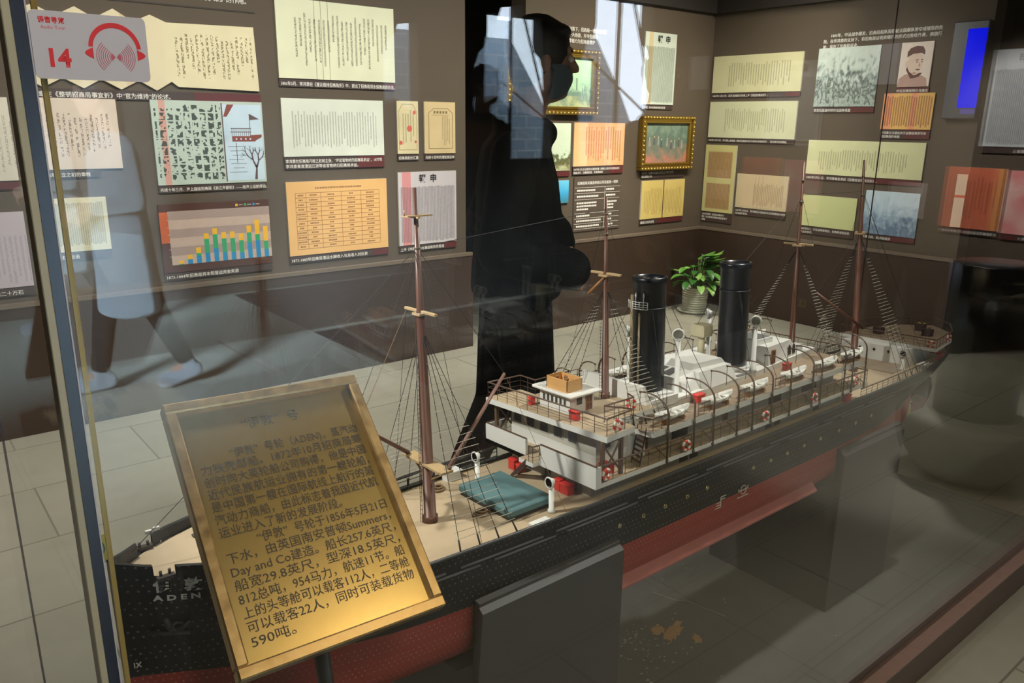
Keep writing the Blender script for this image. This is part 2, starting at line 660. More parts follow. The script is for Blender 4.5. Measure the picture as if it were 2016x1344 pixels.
def brick_mat():
    nt = NT('grey_courtyard_brick')
    oc, u, _, v = nt.obj()
    br = nt.n.new('ShaderNodeTexBrick')
    nt.t.links.new(nt.vec(u, v, 0.0), br.inputs['Vector'])
    br.inputs['Color1'].default_value = lin((176, 190, 204)) + (1,)
    br.inputs['Color2'].default_value = lin((132, 150, 166)) + (1,)
    br.inputs['Mortar'].default_value = lin((214, 222, 228)) + (1,)
    br.inputs['Scale'].default_value = 1.0
    br.inputs['Mortar Size'].default_value = 0.012
    br.inputs['Brick Width'].default_value = 0.34
    br.inputs['Row Height'].default_value = 0.15
    return nt.base(br.outputs[0], 0.8)


yard = [(2.8, 0), (9.5, 0), (9.5, 2.9), (8.75, 2.9), (7.85, 1.42), (7.62, 1.32), (7.36, 1.76), (6.85, 2.45), (2.8, 2.45)]
struct('wall_courtyard', MB().slab(yard, -5.66, -5.5), brick_mat())

tag(MB().box(2.3, 6.6, -3.5, -1.75, 0.0008, 0.010, 0, 0.004).build('darkening_mat', [M('charcoal_mat', (34, 33, 34), 0.9, var=0.1, scale=120)]), 'added unseen charcoal mat darkening the paving before the shaped openings', 'mat')  # added out of view to dim the floor's reflection in the glass

# ------------------------------------------------------------------ panels on the walls
m_edge = M('panel_edge', (206, 200, 186), 0.6)
m_strip = M('caption_maroon', (92, 34, 36), 0.6)
m_stripd = M('caption_brown', (66, 50, 46), 0.6)
m_white = M('caption_white', (236, 232, 224), 0.6, var=0.01)
INK = (58, 50, 42)


def wall_root(name, label, cat, plane, cx, cz, group=None):
    if plane == 'B':
        return thing(name, label, cat, (cx, BK, cz), (0, 0, 0), group)
    return thing(name, label, cat, (RW, -cx, cz), (0, 0, -PI/2), group)


def caption(root, w, top, lines, size=0.024, maroon=None, x0=None, pad=0.004):
    """dark caption strip with white lettering under a panel; maroon = width of a wine-red end block"""
    h = len(lines)*size*1.28+pad*2
    x0 = -w/2 if x0 is None else x0
    mb = MB().box(x0, x0+w, -0.009, 0, top-h, top)
    if maroon:
        mb.box(x0+w-maroon, x0+w, -0.0098, -0.0005, top-h+0.0005, top-0.0005, 1)
    c = mb.build('caption_strip', [m_stripd, m_strip], root)
    me = None
    for i, ln in enumerate(lines):
        letters('lettering', ln, size, m_white, c, wall_xf(x0+0.006, -0.0104, top-pad-(i+0.92)*size*1.26), width=min(1.0, (w-0.012)/(0.97*size*max(1, sum(0.56 if ord(q) < 256 else 1 for q in ln)))), bold=0.008)
    return c


def panel(name, label, cat, plane, cx, cz, w, h, mat, cap=None, maroon=None, size=0.024, group=None, depth=0.012, capw=None):
    r = wall_root(name, label, cat, plane, cx, cz, group)
    mb = MB().box(-w/2, w/2, -depth, 0, -h/2, h/2)
    mb.k = [1]*6
    mb.k[2] = 0
    mb.build('print', [mat, m_edge], r)
    if cap:
        caption(r, capw or w, -h/2-0.004, cap, size, maroon, x0=-w/2)
    return r


def quad(mb, x0, x1, z0, z1, y, mi):
    mb.add([(x0, y, z0), (x1, y, z0), (x1, y, z1), (x0, y, z1)], [(0, 1, 2, 3)], mi)


# --- accordion-folded memorial, its pleated edge towards the far side
root = wall_root('memorial_panel', 'long cream accordion-folded memorial print with zigzag edges above the pink letter', 'document panel', 'B', 1.133, 1.712)
pts_t, pts_b = [], []
x = -0.52
zz = [(-0.52, 0.14), (-0.44, 0.175), (-0.36, 0.135), (-0.28, 0.178), (-0.205, 0.138), (-0.125, 0.182), (-0.045, 0.135), (0.03, 0.170), (0.10, 0.142)]
pts_t = zz + [(0.515, 0.152)]
pts_b = [(px+0.035, pz-0.30 + (0.0 if i % 2 else 0.0)) for i, (px, pz) in enumerate(zz)] + [(0.525, -0.150)]
mb = MB()
poly = [(px, -0.14+(0.02 if i % 2 == 0 else -0.022)) for i, (px, pz) in enumerate(zz)] + [(0.13, -0.142), (0.525, -0.150), (0.515, 0.152)] + pts_t[-2::-1]
mb.slab(poly, -0.014, 0)
mb.build('print', [script_mat('accordion_print', (226, 214, 178), (110, 96, 70), 0.024, 0.5, (0.12, 0.50), (-0.10, 0.10), 0.45, 0.5, 0.8, 3.0, bands=[(-0.6, 0.08, (214, 192, 168), 0.25), (-0.1, -0.02, (190, 130, 100), 0.25)])], root)
caption(root, 1.05, -0.165, ['李鸿章在《整顿招商局事宜折》中“官为维持”的论述。'], 0.026, 0.33, x0=-0.52)

panel('document_panel', 'pale pink letter with vertical script below the accordion memorial', 'document panel', 'B', 0.803, 1.353, 0.346, 0.307,
      script_mat('pink_letter', (222, 204, 188), (122, 108, 98), 0.022, 0.45, (-.15, .14), (-.10, .09), 0.3, 0.5, 0.8, 3.0, 3), ['招商局成立之初的章程'], None, 0.02, capw=0.25)
panel('document_panel', 'narrow white scroll print above the lilac sheet beside the case corner post', 'document panel', 'B', 0.46, 1.331, 0.18, 0.346,
      script_mat('cream_letter_far', (230, 222, 206), (150, 140, 124), 0.024, 0.4, (-.085, .09), (-.14, .10), 0.3, 0.5, 0.7, 3.0, 5), ['轮船招商局'], 0.08, 0.02)
panel('document_panel', 'lilac sheet of faint script under the narrow white scroll print', 'document panel', 'B', 0.434, 0.859, 0.226, 0.330,
      script_mat('lilac_sheet', (206, 194, 204), (150, 140, 160), 0.02, 0.5, (-.11, .11), (-.15, .08), 0.2, 0.5, 0.6, 3.0, 6), ['漕运大米二十万石'], None, 0.022)
panel('document_panel', 'greyish newspaper sheet in a cream margin under the pink letter', 'document panel', 'B', 0.743, 0.951, 0.284, 0.243,
      script_mat('grey_sheet', (222, 216, 184), (112, 108, 92), 0.009, 0.8, (-.125, .125), (-.095, .10), 0.05, 0.45, 0.7, 2.0, 8), ['招商局往来信函'], None, 0.02)

# --- green columns beside a drawing of a steamer
root = panel('document_panel', 'pale green page of large script columns beside a drawn steamer and tree', 'document panel', 'B', 1.395, 1.311, 0.540, 0.396,
             script_mat('green_columns', (190, 204, 192), (52, 62, 58), 0.0385, 0.72, (-.258, .055), (-.178, .180), 0.14, 0.50, 0.95, 7.0, 2, bands=[(-0.235, -0.205, (226, 110, 90), 0.55)], gap=0.16),
             ['光绪十年三月，海上描绘招商局《浙江海晏轮》——驶海上运航停泊。'], None, 0.019)
mb = MB()
quad(mb, 0.066, 0.262, -0.186, 0.184, -0.0125, 0)
quad(mb, 0.060, 0.066, -0.19, 0.19, -0.0126, 1)
# hull, cabin row, mast with pennant, bare tree and quay lines of the drawing
quad(mb, 0.105, 0.225, 0.005, 0.032, -0.0130, 2)
mb.add([(0.215, -0.0131, 0.005), (0.258, -0.0131, 0.026), (0.258, -0.0131, 0.04), (0.2, -0.0131, 0.036)], [(0, 1, 2, 3)], 2)
for i in range(4):
    quad(mb, 0.122+i*0.024, 0.130+i*0.024, 0.014, 0.022, -0.0134, 0)
for i in range(9):
    quad(mb, 0.105+i*0.0105, 0.107+i*0.0105, 0.034, 0.068, -0.0130, 1)
quad(mb, 0.098, 0.205, 0.050, 0.053, -0.0131, 1)
quad(mb, 0.100, 0.205, 0.068, 0.071, -0.0131, 1)
quad(mb, 0.198, 0.201, 0.03, 0.14, -0.0131, 1)
mb.add([(0.201, -0.0131, 0.14), (0.25, -0.0131, 0.115), (0.201, -0.0131, 0.11)], [(0, 2, 1)], 1)
mb.add([(0.068, -0.0131, 0.125), (0.085, -0.0131, 0.125), (0.125, -0.0131, 0.184), (0.09, -0.0131, 0.184)], [(0, 1, 2, 3)], 2)
random.seed(3)


def twig(x, z, a, L, d):
    if d == 0 or L < 0.006:
        return
    x1, z1 = x+L*math.sin(a), z+L*math.cos(a)
    wd = 0.0012*d
    mb.add([(x-wd, -0.0131, z), (x+wd, -0.0131, z), (x1+wd*.6, -0.0131, z1), (x1-wd*.6, -0.0131, z1)], [(0, 1, 2, 3)], 1)
    for da in (-0.45, 0.4):
        twig(x1, z1, a+da+random.uniform(-.15, .15), L*random.uniform(.6, .8), d-1)


twig(0.215, -0.184, 0.1, 0.06, 6)
quad(mb, 0.122, 0.125, -0.10, 0.0, -0.0131, 1)
for i in range(7):
    z = -0.02-i*0.021
    quad(mb, 0.08+0.01*(i % 3), 0.17-0.012*(i % 2), z, z+0.0016, -0.0131, 1)
mb.build('drawing', [sketch_mat('sky_wash', [(0, (150, 168, 186)), (0.45, (196, 216, 232)), (1, (206, 226, 240))], 10, 5, 1.0), M('sepia_ink', (92, 72, 72), 0.6), M('brick_ink', (132, 62, 52), 0.6)], root)

# --- bar chart
root = wall_root('chart_panel', 'colourful stacked bar chart panel of yellow, green and blue columns', 'chart panel', 'B', 1.388, 0.853)
mb = MB().box(-0.278, 0.278, -0.012, 0, -0.168, 0.168, 0)
quad(mb, -0.237, 0.277, -0.131, 0.131, -0.0123, 1)
for i in range(3):
    quad(mb, -0.237, 0.277, -0.085+i*0.088, -0.042+i*0.088, -0.0126, 2)
quad(mb, -0.277, -0.237, -0.02, 0.131, -0.0126, 3)
tot = [0.021, 0.046, 0.079, 0.146, 0.168, 0.146, 0.146, 0.132, 0.170, 0.198, 0.161]
blu = [0.0, 0.022, 0.036, 0.048, 0.068, 0.042, 0.040, 0.034, 0.080, 0.090, 0.040]
grn = [0.004, 0.024, 0.05, 0.118, 0.138, 0.114, 0.112, 0.097, 0.134, 0.122, 0.084]
for i in range(11):
    x0 = -0.205+i*0.0442
    b = -0.131
    quad(mb, x0, x0+0.024, b, b+blu[i], -0.0130, 6)
    quad(mb, x0, x0+0.024, b+blu[i], b+grn[i], -0.0130, 5)
    quad(mb, x0, x0+0.024, b+grn[i], b+tot[i], -0.0130, 4)
for i, c in enumerate((4, 5, 6)):
    quad(mb, 0.100+i*0.045, 0.112+i*0.045, 0.142, 0.154, -0.0126, c)
    quad(mb, 0.117+i*0.045, 0.138+i*0.045, 0.146, 0.150, -0.0126, 1)
for i in range(6):
    quad(mb, -0.245, -0.23, -0.09+i*0.036, -0.087+i*0.036, -0.0129, 1)
mb.build('print', [M('chart_ground', (78, 44, 34), 0.6), M('chart_field', (196, 172, 158), 0.6), M('chart_band', (168, 146, 138), 0.6), M('chart_orange', (198, 92, 40), 0.6),
                   M('bar_yellow', (244, 186, 44), 0.5), M('bar_green', (46, 164, 108), 0.5), M('bar_blue', (30, 140, 196), 0.5)], root)
caption(root, 0.556, -0.170, ['1873-1884年招商局资本和营运资金来源'], 0.021)

panel('document_panel', 'largest pale green scroll print, topmost beside the doorway, three dark fold lines', 'document panel', 'B', 2.112, 1.826, 0.687, 0.387,
      script_mat('big_scroll', (226, 226, 196), (84, 82, 66), 0.0265, 0.42, (-.26, .30), (-.13, .13), 0.55, 0.48, 0.8, 3.2, 9, bands=[(-0.135, -0.131, (110, 108, 88), 0.6), (-0.098, -0.094, (110, 108, 88), 0.6), (-0.058, -0.054, (110, 108, 88), 0.6)]),
      ['1886年3月，李鸿章在《遵议维持招商局折》中，提出了招商局须永保商局的办法。'], 0.06, 0.023)
panel('document_panel', 'pale blue-white scroll print under the largest scroll, two-line caption', 'document panel', 'B', 2.070, 1.385, 0.602, 0.297,
      script_mat('scroll_two', (222, 226, 212), (120, 120, 106), 0.0165, 0.45, (-.25, .255), (-.105, .085), 0.3, 0.48, 0.75, 3.0, 11),
      ['李鸿章在招商局开局之初就主张，“海运官物统归招商局承运”，1877年', '李鸿章奏准漕运江浙等省官物统归招商局承运。'], 0.17, 0.021)
root = panel('document_panel', 'narrow cream share ticket with red seals', 'document panel', 'B', 2.533, 1.388, 0.143, 0.295,
             script_mat('ticket', (220, 206, 164), (96, 96, 72), 0.017, 0.5, (-.045, .05), (-.115, .10), 0.5, 0.5, 0.8, 3.0, 13), ['招商局股份汇票'], None, 0.02)
mb = MB()
for (x, z, rx) in ((0.01, -0.005, 0.018), (-0.05, -0.085, 0.012), (0.045, 0.085, 0.011), (0.05, -0.08, 0.008)):
    mb.add([(x+rx*math.cos(a*PI/5), -0.0124, z+rx*math.sin(a*PI/5)) for a in range(10)], [list(range(10))], 0)
o_ = [(-0.06, -0.125), (0.06, -0.125), (0.06, 0.09), (0.035, 0.13), (-0.035, 0.13), (-0.06, 0.09)]
for i in range(6):
    (ax, az), (bx, bz) = o_[i], o_[(i+1) % 6]
    n = Vector((bz-az, ax-bx)).normalized()*0.0012
    mb.add([(ax-n.x, -0.0123, az-n.y), (bx-n.x, -0.0123, bz-n.y), (bx+n.x, -0.0123, bz+n.y), (ax+n.x, -0.0123, az+n.y)], [(0, 1, 2, 3)], 1)
mb.build('seal_print', [M('seal_red', (206, 96, 82), 0.6), M('rule_ink', (120, 104, 72), 0.6)], root)
root = panel('document_panel', 'tan certificate with an arched border next to the doorway gap', 'document panel', 'B', 2.757, 1.388, 0.221, 0.296,
             script_mat('certificate', (214, 190, 144), (104, 88, 58), 0.0125, 0.5, (0.01, .075), (-.105, .07), 0.4, 0.5, 0.8, 3.0, 15), ['光绪十四年的漕船准运单'], None, 0.019)
mb = MB()
o_ = [(-0.08, -0.12), (0.09, -0.12), (0.09, 0.085), (0.055, 0.11), (-0.045, 0.11), (-0.08, 0.085)]
for i in range(6):
    (ax, az), (bx, bz) = o_[i], o_[(i+1) % 6]
    n = Vector((bz-az, ax-bx)).normalized()*0.0016
    mb.add([(ax-n.x, -0.0123, az-n.y), (bx-n.x, -0.0123, bz-n.y), (bx+n.x, -0.0123, bz+n.y), (ax+n.x, -0.0123, az+n.y)], [(0, 1, 2, 3)], 0)
quad(mb, -0.06, 0.07, 0.072, 0.0735, -0.0123, 0)
for i in range(5):
    quad(mb, -0.045+i*0.021, -0.032+i*0.021, 0.082, 0.096, -0.0123, 0)
mb.build('border_print', [M('rule_ink')], root)


def table_print(root, x0, x1, z0, z1, cols, rows, ink, y=-0.0124, w=0.0011, fill=True, seed=1):
    random.seed(seed)
    mb = MB()
    for i in range(rows+1):
        z = z0+(z1-z0)*i/rows
        quad(mb, x0, x1, z-w, z+w, y, 0)
    xs = [x0+(x1-x0)*c for c in cols]
    for x in xs:
        quad(mb, x-w, x+w, z0, z1, y, 0)
    if fill:
        for i in range(rows):
            z = z0+(z1-z0)*(i+0.5)/rows
            for j in range(len(xs)-1):
                c = (xs[j]+xs[j+1])/2
                n = random.randint(3, 6)
                for k in range(n):
                    quad(mb, c+(k-n/2)*0.0085, c+(k-n/2)*0.0085+0.006, z-0.004, z+0.004, y, 1)
    return mb.build('table_print', ink, root)


root = panel('document_panel', 'orange-tan sheet with a ruled table of figures', 'document panel', 'B', 2.073, 0.906, 0.612, 0.397,
             sketch_mat('orange_sheet', [(0, (222, 170, 106)), (1, (236, 190, 126))], 4, 3), ['1873-1883年招商局漕运水脚收入与总收入对比表'], 0.10, 0.022)
table_print(root, -0.257, 0.255, -0.165, 0.138, [0, .12, .29, .53, .77, 1], 12, [M('table_rule', (150, 104, 58), 0.6), M('table_ink', (140, 96, 56), 0.6)])
quad_mb = MB()
for k in range(30):
    quad(quad_mb, -0.14+k*0.0095, -0.134+k*0.0095, 0.158, 0.167, -0.0124, 0)
quad_mb.build('heading_print', [M('table_ink')], root)


def newspaper(name, label, plane, cx, cz, w, h, paper, ink, bands, cap, seed, head=0.17, titlesize=0.05, maroon=None, size=0.02):
    root = panel('newspaper_panel', label, 'newspaper page', plane, cx, cz, w, h,
                 script_mat(name, paper, ink, 0.0105, 0.74, (-w/2+0.014, w/2-0.014), (-h/2+0.012, h/2-h*head), 0.03, 0.46, 0.85, 2.2, seed, bands=bands), cap, maroon, size)
    letters('lettering', '報  申', titlesize, M('masthead_ink', (30, 30, 32), 0.6), root, wall_xf(0.0 if w > 0.38 else 0.03, -0.0126, h/2-h*head*0.5-titlesize*0.3), align='CENTER', bold=0.03)
    return root


newspaper('news_one', 'newspaper page with a red-tinted column, lowest beside the doorway gap', 'B', 2.664, 0.920, 0.414, 0.431, (206, 198, 202), (96, 90, 98), [(-0.18, -0.12, (220, 90, 88), 0.6)],
          ['上海《申报》及时漕运局务的报道'], 17, 0.2, 0.05, 0.09, 0.021)
newspaper('news_two', 'tall pale newspaper page with a tan column, hung above the smaller gilt painting', 'B', 4.699, 1.811, 0.343, 0.497, (206, 216, 204), (70, 84, 76), [(-0.13, -0.085, (210, 170, 96), 0.6)],
          ['《申报》关于招商局购船的报道'], 19, 0.19, 0.055, None, 0.018)

# --- wall text in white lettering
root = wall_root('wall_text', 'white lettering about 1877 on the brown wall over the gilt harbour painting', 'wall text', 'B', 3.759, 1.99)
for i, ln in enumerate(('　　1877年在李鸿章与沈葆桢的决策下，招商局一举收购了旗', '昌轮船公司，改变了中国航运界一大劲敌，并令招商局', '在竞争中与外轮进行攻击，李鸿章极力为招商局维护')):
    letters('lettering', ln, 0.029, m_white, root, wall_xf(-0.345, -0.002, 0.022-i*0.037), width=0.93, bold=0.008, extrude=0.001)
root = wall_root('wall_text', 'white lettering about 1883 over the harbour engraving', 'wall text', 'R', -2.761, 1.99)
for i, ln in enumerate(('　　1883年，中法战争爆发，招商局船队面临被法国舰队抢夺或摧毁的危', '险，在李鸿章的支持下，将招商局以明卖暗托的形式出售给外商，换旗行', '驶，保存了民族航运业。')):
    letters('lettering', ln, 0.0265, m_white, root, wall_xf(-0.40, -0.002, 0.016-i*0.035), width=0.93, bold=0.008, extrude=0.001)
root = wall_root('wall_text', 'last line of white lettering above the accordion memorial', 'wall text', 'B', 1.376, 1.975)
letters('lettering', '李鸿章为招商局的创办与经营发展奠定了维护的作用。', 0.03, m_white, root, wall_xf(-0.45, -0.002, -0.004), bold=0.008, extrude=0.001)
MB().box(-0.5, 0.29, -0.003, 0, -0.045, -0.038).build('rule', [M('rule_dark', (44, 34, 28), 0.6)], root)


# --- the two gilt-framed paintings
def gilt(label, cx, cz, w, h, mat, group=None):
    r = wall_root('framed_painting', label, 'framed painting', 'B', cx, cz, group)
    g = M('gilt_moulding', (172, 138, 58), 0.32, 0.85, var=0.1, scale=60)
    mb = MB()
    f = 0.052
    for (ow, oh, fw_, y0) in ((w/2, h/2, 0.02, -0.05), (w/2-0.016, h/2-0.016, 0.024, -0.036), (w/2-0.034, h/2-0.034, 0.018, -0.044)):
        mb.box(-ow, ow, y0, 0, oh-fw_, oh, 0, 0.004).box(-ow, ow, y0, 0, -oh, -oh+fw_, 0, 0.004)
        mb.box(-ow, -ow+fw_, y0, 0, -oh+fw_, oh-fw_, 0, 0.004).box(ow-fw_, ow, y0, 0, -oh+fw_, oh-fw_, 0, 0.004)
    mb.build('frame', [g], r)
    bd = MB()
    for (a0, a1, hz) in ((-w/2+0.012, w/2-0.012, True),):
        nx, nz = int(w/0.034), int(h/0.034)
        for i in range(nx+1):
            x = -w/2+0.012+(w-0.024)*i/nx
            for s in (-1, 1):
                bd.ball((x, -0.052, s*(h/2-0.012)), 0.0105, 8, 0, (1, .7, .8))
        for i in range(1, nz):
            z = -h/2+0.012+(h-0.024)*i/nz
            for s in (-1, 1):
                bd.ball((s*(w/2-0.012), -0.052, z), 0.0095, 8, 0, (.8, .7, 1))
    bd.build('beading', [M('bright_gilt', (236, 206, 120), 0.22, 0.9)], r)
    mb = MB().box(-w/2+f, w/2-f, -0.02, -0.004, -h/2+f, h/2-f)
    mb.k = [1]*6
    mb.k[2] = 0
    return r, mb.build('canvas', [mat, m_edge], r)


r, c = gilt('larger gilt-framed painting of a hazy green harbour behind the man in black', 3.645, 1.685, 0.80, 0.415,
            sketch_mat('harbour_canvas', [(0.0, (176, 178, 120)), (0.25, (196, 204, 150)), (0.38, (128, 150, 132)), (0.5, (176, 214, 178)), (0.75, (196, 234, 196)), (1, (214, 232, 190))], 16, 5, 2.0, 1.0, (0.55, -0.02, 0.3)))
mb = MB()
for x, z0, z1, w_ in ((0.13, -0.06, 0.03, 0.008), (0.215, -0.05, 0.03, 0.006), (0.05, -0.08, -0.03, 0.005), (0.27, -0.09, -0.03, 0.004)):
    quad(mb, x-w_, x+w_, z0, z1, -0.0206, 0)
quad(mb, 0.08, 0.26, -0.085, -0.06, -0.0205, 0)
mb.build('ship_shapes', [M('haze_green', (120, 150, 136), 0.6)], c)
r, c = gilt('smaller gilt-framed painting of figures in a reddish hall above the yellow pages', 4.809, 1.285, 0.592, 0.392,
            sketch_mat('hall_canvas', [(0.0, (206, 110, 96)), (0.2, (200, 128, 108)), (0.4, (134, 128, 112)), (0.55, (96, 118, 108)), (0.7, (130, 148, 130)), (0.85, (104, 122, 118)), (1, (158, 164, 134))], 14, 5, 5.0, 1.0, (0.7, 0.0, 0.32)))
mb = MB()
random.seed(5)
for i in range(9):
    x = -0.19+i*0.048+random.uniform(-.01, .01)
    z = 0.0+random.uniform(-.02, .02)
    mb.add([(x-0.012, -0.0206, z-0.03), (x+0.012, -0.0206, z-0.03), (x+0.006, -0.0206, z+0.022), (x-0.006, -0.0206, z+0.022)], [(0, 1, 2, 3)], i % 2)
    mb.add([(x+0.006*math.cos(a*PI/4), -0.0207, z+0.028+0.007*math.sin(a*PI/4)) for a in range(8)], [list(range(8))], 2)
mb.build('figure_pattern', [M('robe_grey', (148, 156, 146), 0.6), M('robe_dark', (84, 92, 92), 0.6), M('robe_skin', (196, 176, 146), 0.6)], c)
caption(r, 0.5, -0.2, ['1877年，招商局与旗昌公司在上海签订合同，', '购买旗昌公司。'], 0.019, None, x0=-0.25)

panel('photo_panel', 'faded photograph of a waterfront, white sky over dark trees, beside the orange letter', 'photograph', 'B', 3.679, 1.266, 0.297, 0.314,
      sketch_mat('waterfront_photo', [(0.0, (150, 140, 90)), (0.2, (206, 210, 170)), (0.35, (112, 110, 70)), (0.44, (94, 98, 64)), (0.5, (206, 222, 196)), (1, (222, 236, 214))], 26, 6, 3.0, 1.0, (0.5, -0.05, 0.22)), ['上海旗昌轮船公司'], 0.12, 0.02)
panel('document_panel', 'glowing orange letter with brushed script columns and a square seal', 'document panel', 'B', 4.108, 1.281, 0.500, 0.293,
      script_mat('orange_letter', (236, 176, 124), (142, 70, 34), 0.024, 0.5, (-.14, .22), (-.12, .12), 0.4, 0.47, 0.85, 3.4, 21, bands=[(-0.12, 0.05, (240, 150, 60), 0.5), (-0.26, -0.12, (242, 196, 140), 0.5)]),
      ['1877年1月2日沈葆桢向清政府奏《筹款公局并归招商局折》', '旗昌洋行，归商局轮船，并请清政府'], 0.14, 0.018)
panel('photo_panel', 'small print with a bright blue sky, lowest beside the white-ruled table', 'photograph', 'B', 3.684, 0.966, 0.277, 0.154,
      sketch_mat('blue_print', [(0, (70, 110, 96)), (0.4, (60, 150, 190)), (0.6, (70, 170, 220)), (1, (110, 200, 236))], 12, 4, 7.0, 1.0, (0.4, -0.02, 0.09)))
root = wall_root('wall_table', 'white-ruled wall table of shipping company dates under the orange letter', 'wall table', 'B', 4.114, 0.868)
MB().box(-0.236, 0.236, -0.006, 0, -0.19, 0.19).build('panel', [M('table_brown', (84, 72, 62), 0.6)], root)
mb = MB()
random.seed(8)
for z in (0.118, 0.078, 0.035, -0.062, -0.098, -0.135, -0.172):
    quad(mb, -0.225, 0.225, z-0.0011, z+0.0011, -0.0064, 0)
quad(mb, 0.070, 0.073, -0.172, 0.118, -0.0064, 0)
for z, n in ((0.098, 11), (0.056, 13), (0.010, 12), (-0.012, 12), (-0.034, 7), (-0.080, 8), (-0.116, 15), (-0.154, 14)):
    for k in range(n):
        quad(mb, -0.205+k*0.0165, -0.192+k*0.0165, z-0.006, z+0.006, -0.0064, 0)
    for k in range(random.randint(4, 7)):
        quad(mb, 0.085+k*0.0165, 0.098+k*0.0165, z-0.006, z+0.006, -0.0064, 0)
mb.build('ruling', [m_white], root)
letters('heading', '招商局购买旗昌轮船公司及船栈一览表', 0.024, m_white, root, wall_xf(0, -0.0066, 0.14), align='CENTER', bold=0.01)
root = panel('document_panel', 'pair of yellow handwritten pages under the smaller gilt painting', 'document panel', 'B', 4.823, 0.866, 0.500, 0.287,
             script_mat('yellow_pages', (222, 196, 118), (122, 96, 44), 0.0175, 0.5, (-.225, .225), (-.12, .085), 0.2, 0.5, 0.8, 3.0, 23), ['旗昌公司的合同'], 0.3, 0.022)
MB().box(-0.0045, 0.0045, -0.0128, 0, -0.1435, 0.1435).build('spine_gap', [M('gap_dark', (74, 58, 36), 0.7)], root)

# --- side wall
panel('document_panel', 'upper of two long pale scroll prints on the side wall by the corner', 'document panel', 'R', -3.679, 1.795, 0.767, 0.267,
      script_mat('doc_one', (214, 210, 168), (106, 102, 76), 0.0215, 0.42, (-.25, .30), (-.09, .08), 0.45, 0.48, 0.75, 3.2, 25), ['1883年11月27日，因王益谦度支告商上海《清查招商局折》。'], 0.12, 0.019)
panel('document_panel', 'lower of two long pale scroll prints on the side wall by the corner', 'document panel', 'R', -3.686, 1.461, 0.765, 0.268,
      script_mat('doc_two', (212, 212, 176), (112, 108, 84), 0.019, 0.42, (-.24, .30), (-.09, .08), 0.4, 0.48, 0.75, 3.2, 27), ['1882年12月17日，李鸿章上奏清廷《商定招商局归并乡亲资分别整顿折》，因法商守业的情结。'], None, 0.017)
root = panel('document_panel', 'upright yellow-green sheet with two brown seal blocks', 'document panel', 'R', -3.933, 1.009, 0.291, 0.521,
             sketch_mat('yellow_sheet', [(0, (190, 180, 118)), (1, (208, 200, 140))], 6, 3, 2.0), ['1882年度的《轮船招商局节', '略》为招商局发展的成效提供了', '依据'], None, 0.018)
mb = MB()
for zc in (0.11, -0.135):
    quad(mb, -0.115, 0.115, zc-0.1, zc+0.1, -0.0124, 0)
mb.build('seal_block', [script_mat('seal_block', (176, 146, 100), (138, 100, 66), 0.012, 0.6, (-.11, .11), (-.23, .205), 0.02, 0.45, 0.8, 2.2, 4)], root)
panel('document_panel', 'cream-pink letter with script at one side, beside the yellow-green sheet', 'document panel', 'R', -3.537, 0.934, 0.446, 0.257,
      script_mat('cream_letter', (204, 188, 154), (104, 94, 76), 0.0145, 0.45, (-.07, .19), (-.105, .06), 0.25, 0.48, 0.8, 3.0, 29, bands=[(-0.06, -0.055, (150, 140, 112), .5), (-0.03, -0.025, (150, 140, 112), .5), (0.005, 0.010, (150, 140, 112), .5)]), ['1883年12月8日，李鸿章派大臣前赴守业的招商局办理情', '至法船的考虑。'], None, 0.018)
panel('photo_panel', 'grey-green engraving of a crowded harbour beside the portrait', 'engraving', 'R', -2.961, 1.745, 0.440, 0.384,
      sketch_mat('harbour_engraving', [(0, (92, 104, 98)), (0.3, (176, 190, 182)), (0.42, (88, 98, 94)), (0.52, (150, 164, 158)), (0.66, (202, 214, 206)), (1, (214, 224, 216))], 22, 8, 4.0, 1.6, (1.1, -0.03, 0.34)), ['京东石版画中的中法战争场面'], 0.17, 0.021)
root = wall_root('portrait_panel', 'sepia portrait of a person in a dark round cap and scarf', 'portrait print', 'R', -2.506, 1.805)
mb = MB().box(-0.1, 0.1, -0.012, 0, -0.134, 0.134)
mb.build('print', [M('portrait_paper', (232, 216, 204), 0.6)], root)


def blob(mb, pts, y, mi):
    mb.add([(x_, y, z_) for x_, z_ in pts], [list(range(len(pts)))], mi)


def oval(cx, cz, rx, rz, n=20, a0=0, a1=2*PI):
    return [(cx+rx*math.cos(a0+(a1-a0)*i/n), cz+rz*math.sin(a0+(a1-a0)*i/n)) for i in range(n+(0 if abs(a1-a0-2*PI) < 1e-6 else 1))]


mb = MB()
blob(mb, [(-0.1, -0.134), (0.09, -0.134), (0.08, -0.085), (0.04, -0.062), (-0.02, -0.05), (-0.06, -0.06), (-0.095, -0.085)], -0.0122, 0)
blob(mb, [(-0.055, -0.03), (-0.02, -0.085), (0.03, -0.075), (0.05, -0.052), (0.035, -0.05), (-0.01, -0.062), (-0.045, 0.0)], -0.0124, 1)
blob(mb, oval(-0.002, 0.012, 0.050, 0.066), -0.0125, 2)
blob(mb, [(-0.04, -0.01), (0.03, -0.01), (0.036, -0.05), (0.0, -0.066), (-0.035, -0.04)], -0.0126, 2)
blob(mb, oval(-0.054, 0.006, 0.010, 0.018), -0.0126, 2)
blob(mb, [(-0.056, 0.045), (-0.058, 0.075), (-0.04, 0.10), (0.0, 0.112), (0.036, 0.106), (0.052, 0.08), (0.052, 0.056), (0.03, 0.068), (-0.02, 0.064)], -0.0128, 1)
blob(mb, [(0.0, 0.028), (0.018, 0.031), (0.018, 0.026), (0.0, 0.023)], -0.0128, 1)
blob(mb, [(0.032, 0.030), (0.047, 0.030), (0.047, 0.024), (0.032, 0.024)], -0.0128, 1)
blob(mb, oval(0.010, 0.014, 0.006, 0.003), -0.0128, 1)
blob(mb, oval(0.039, 0.014, 0.006, 0.003), -0.0128, 1)
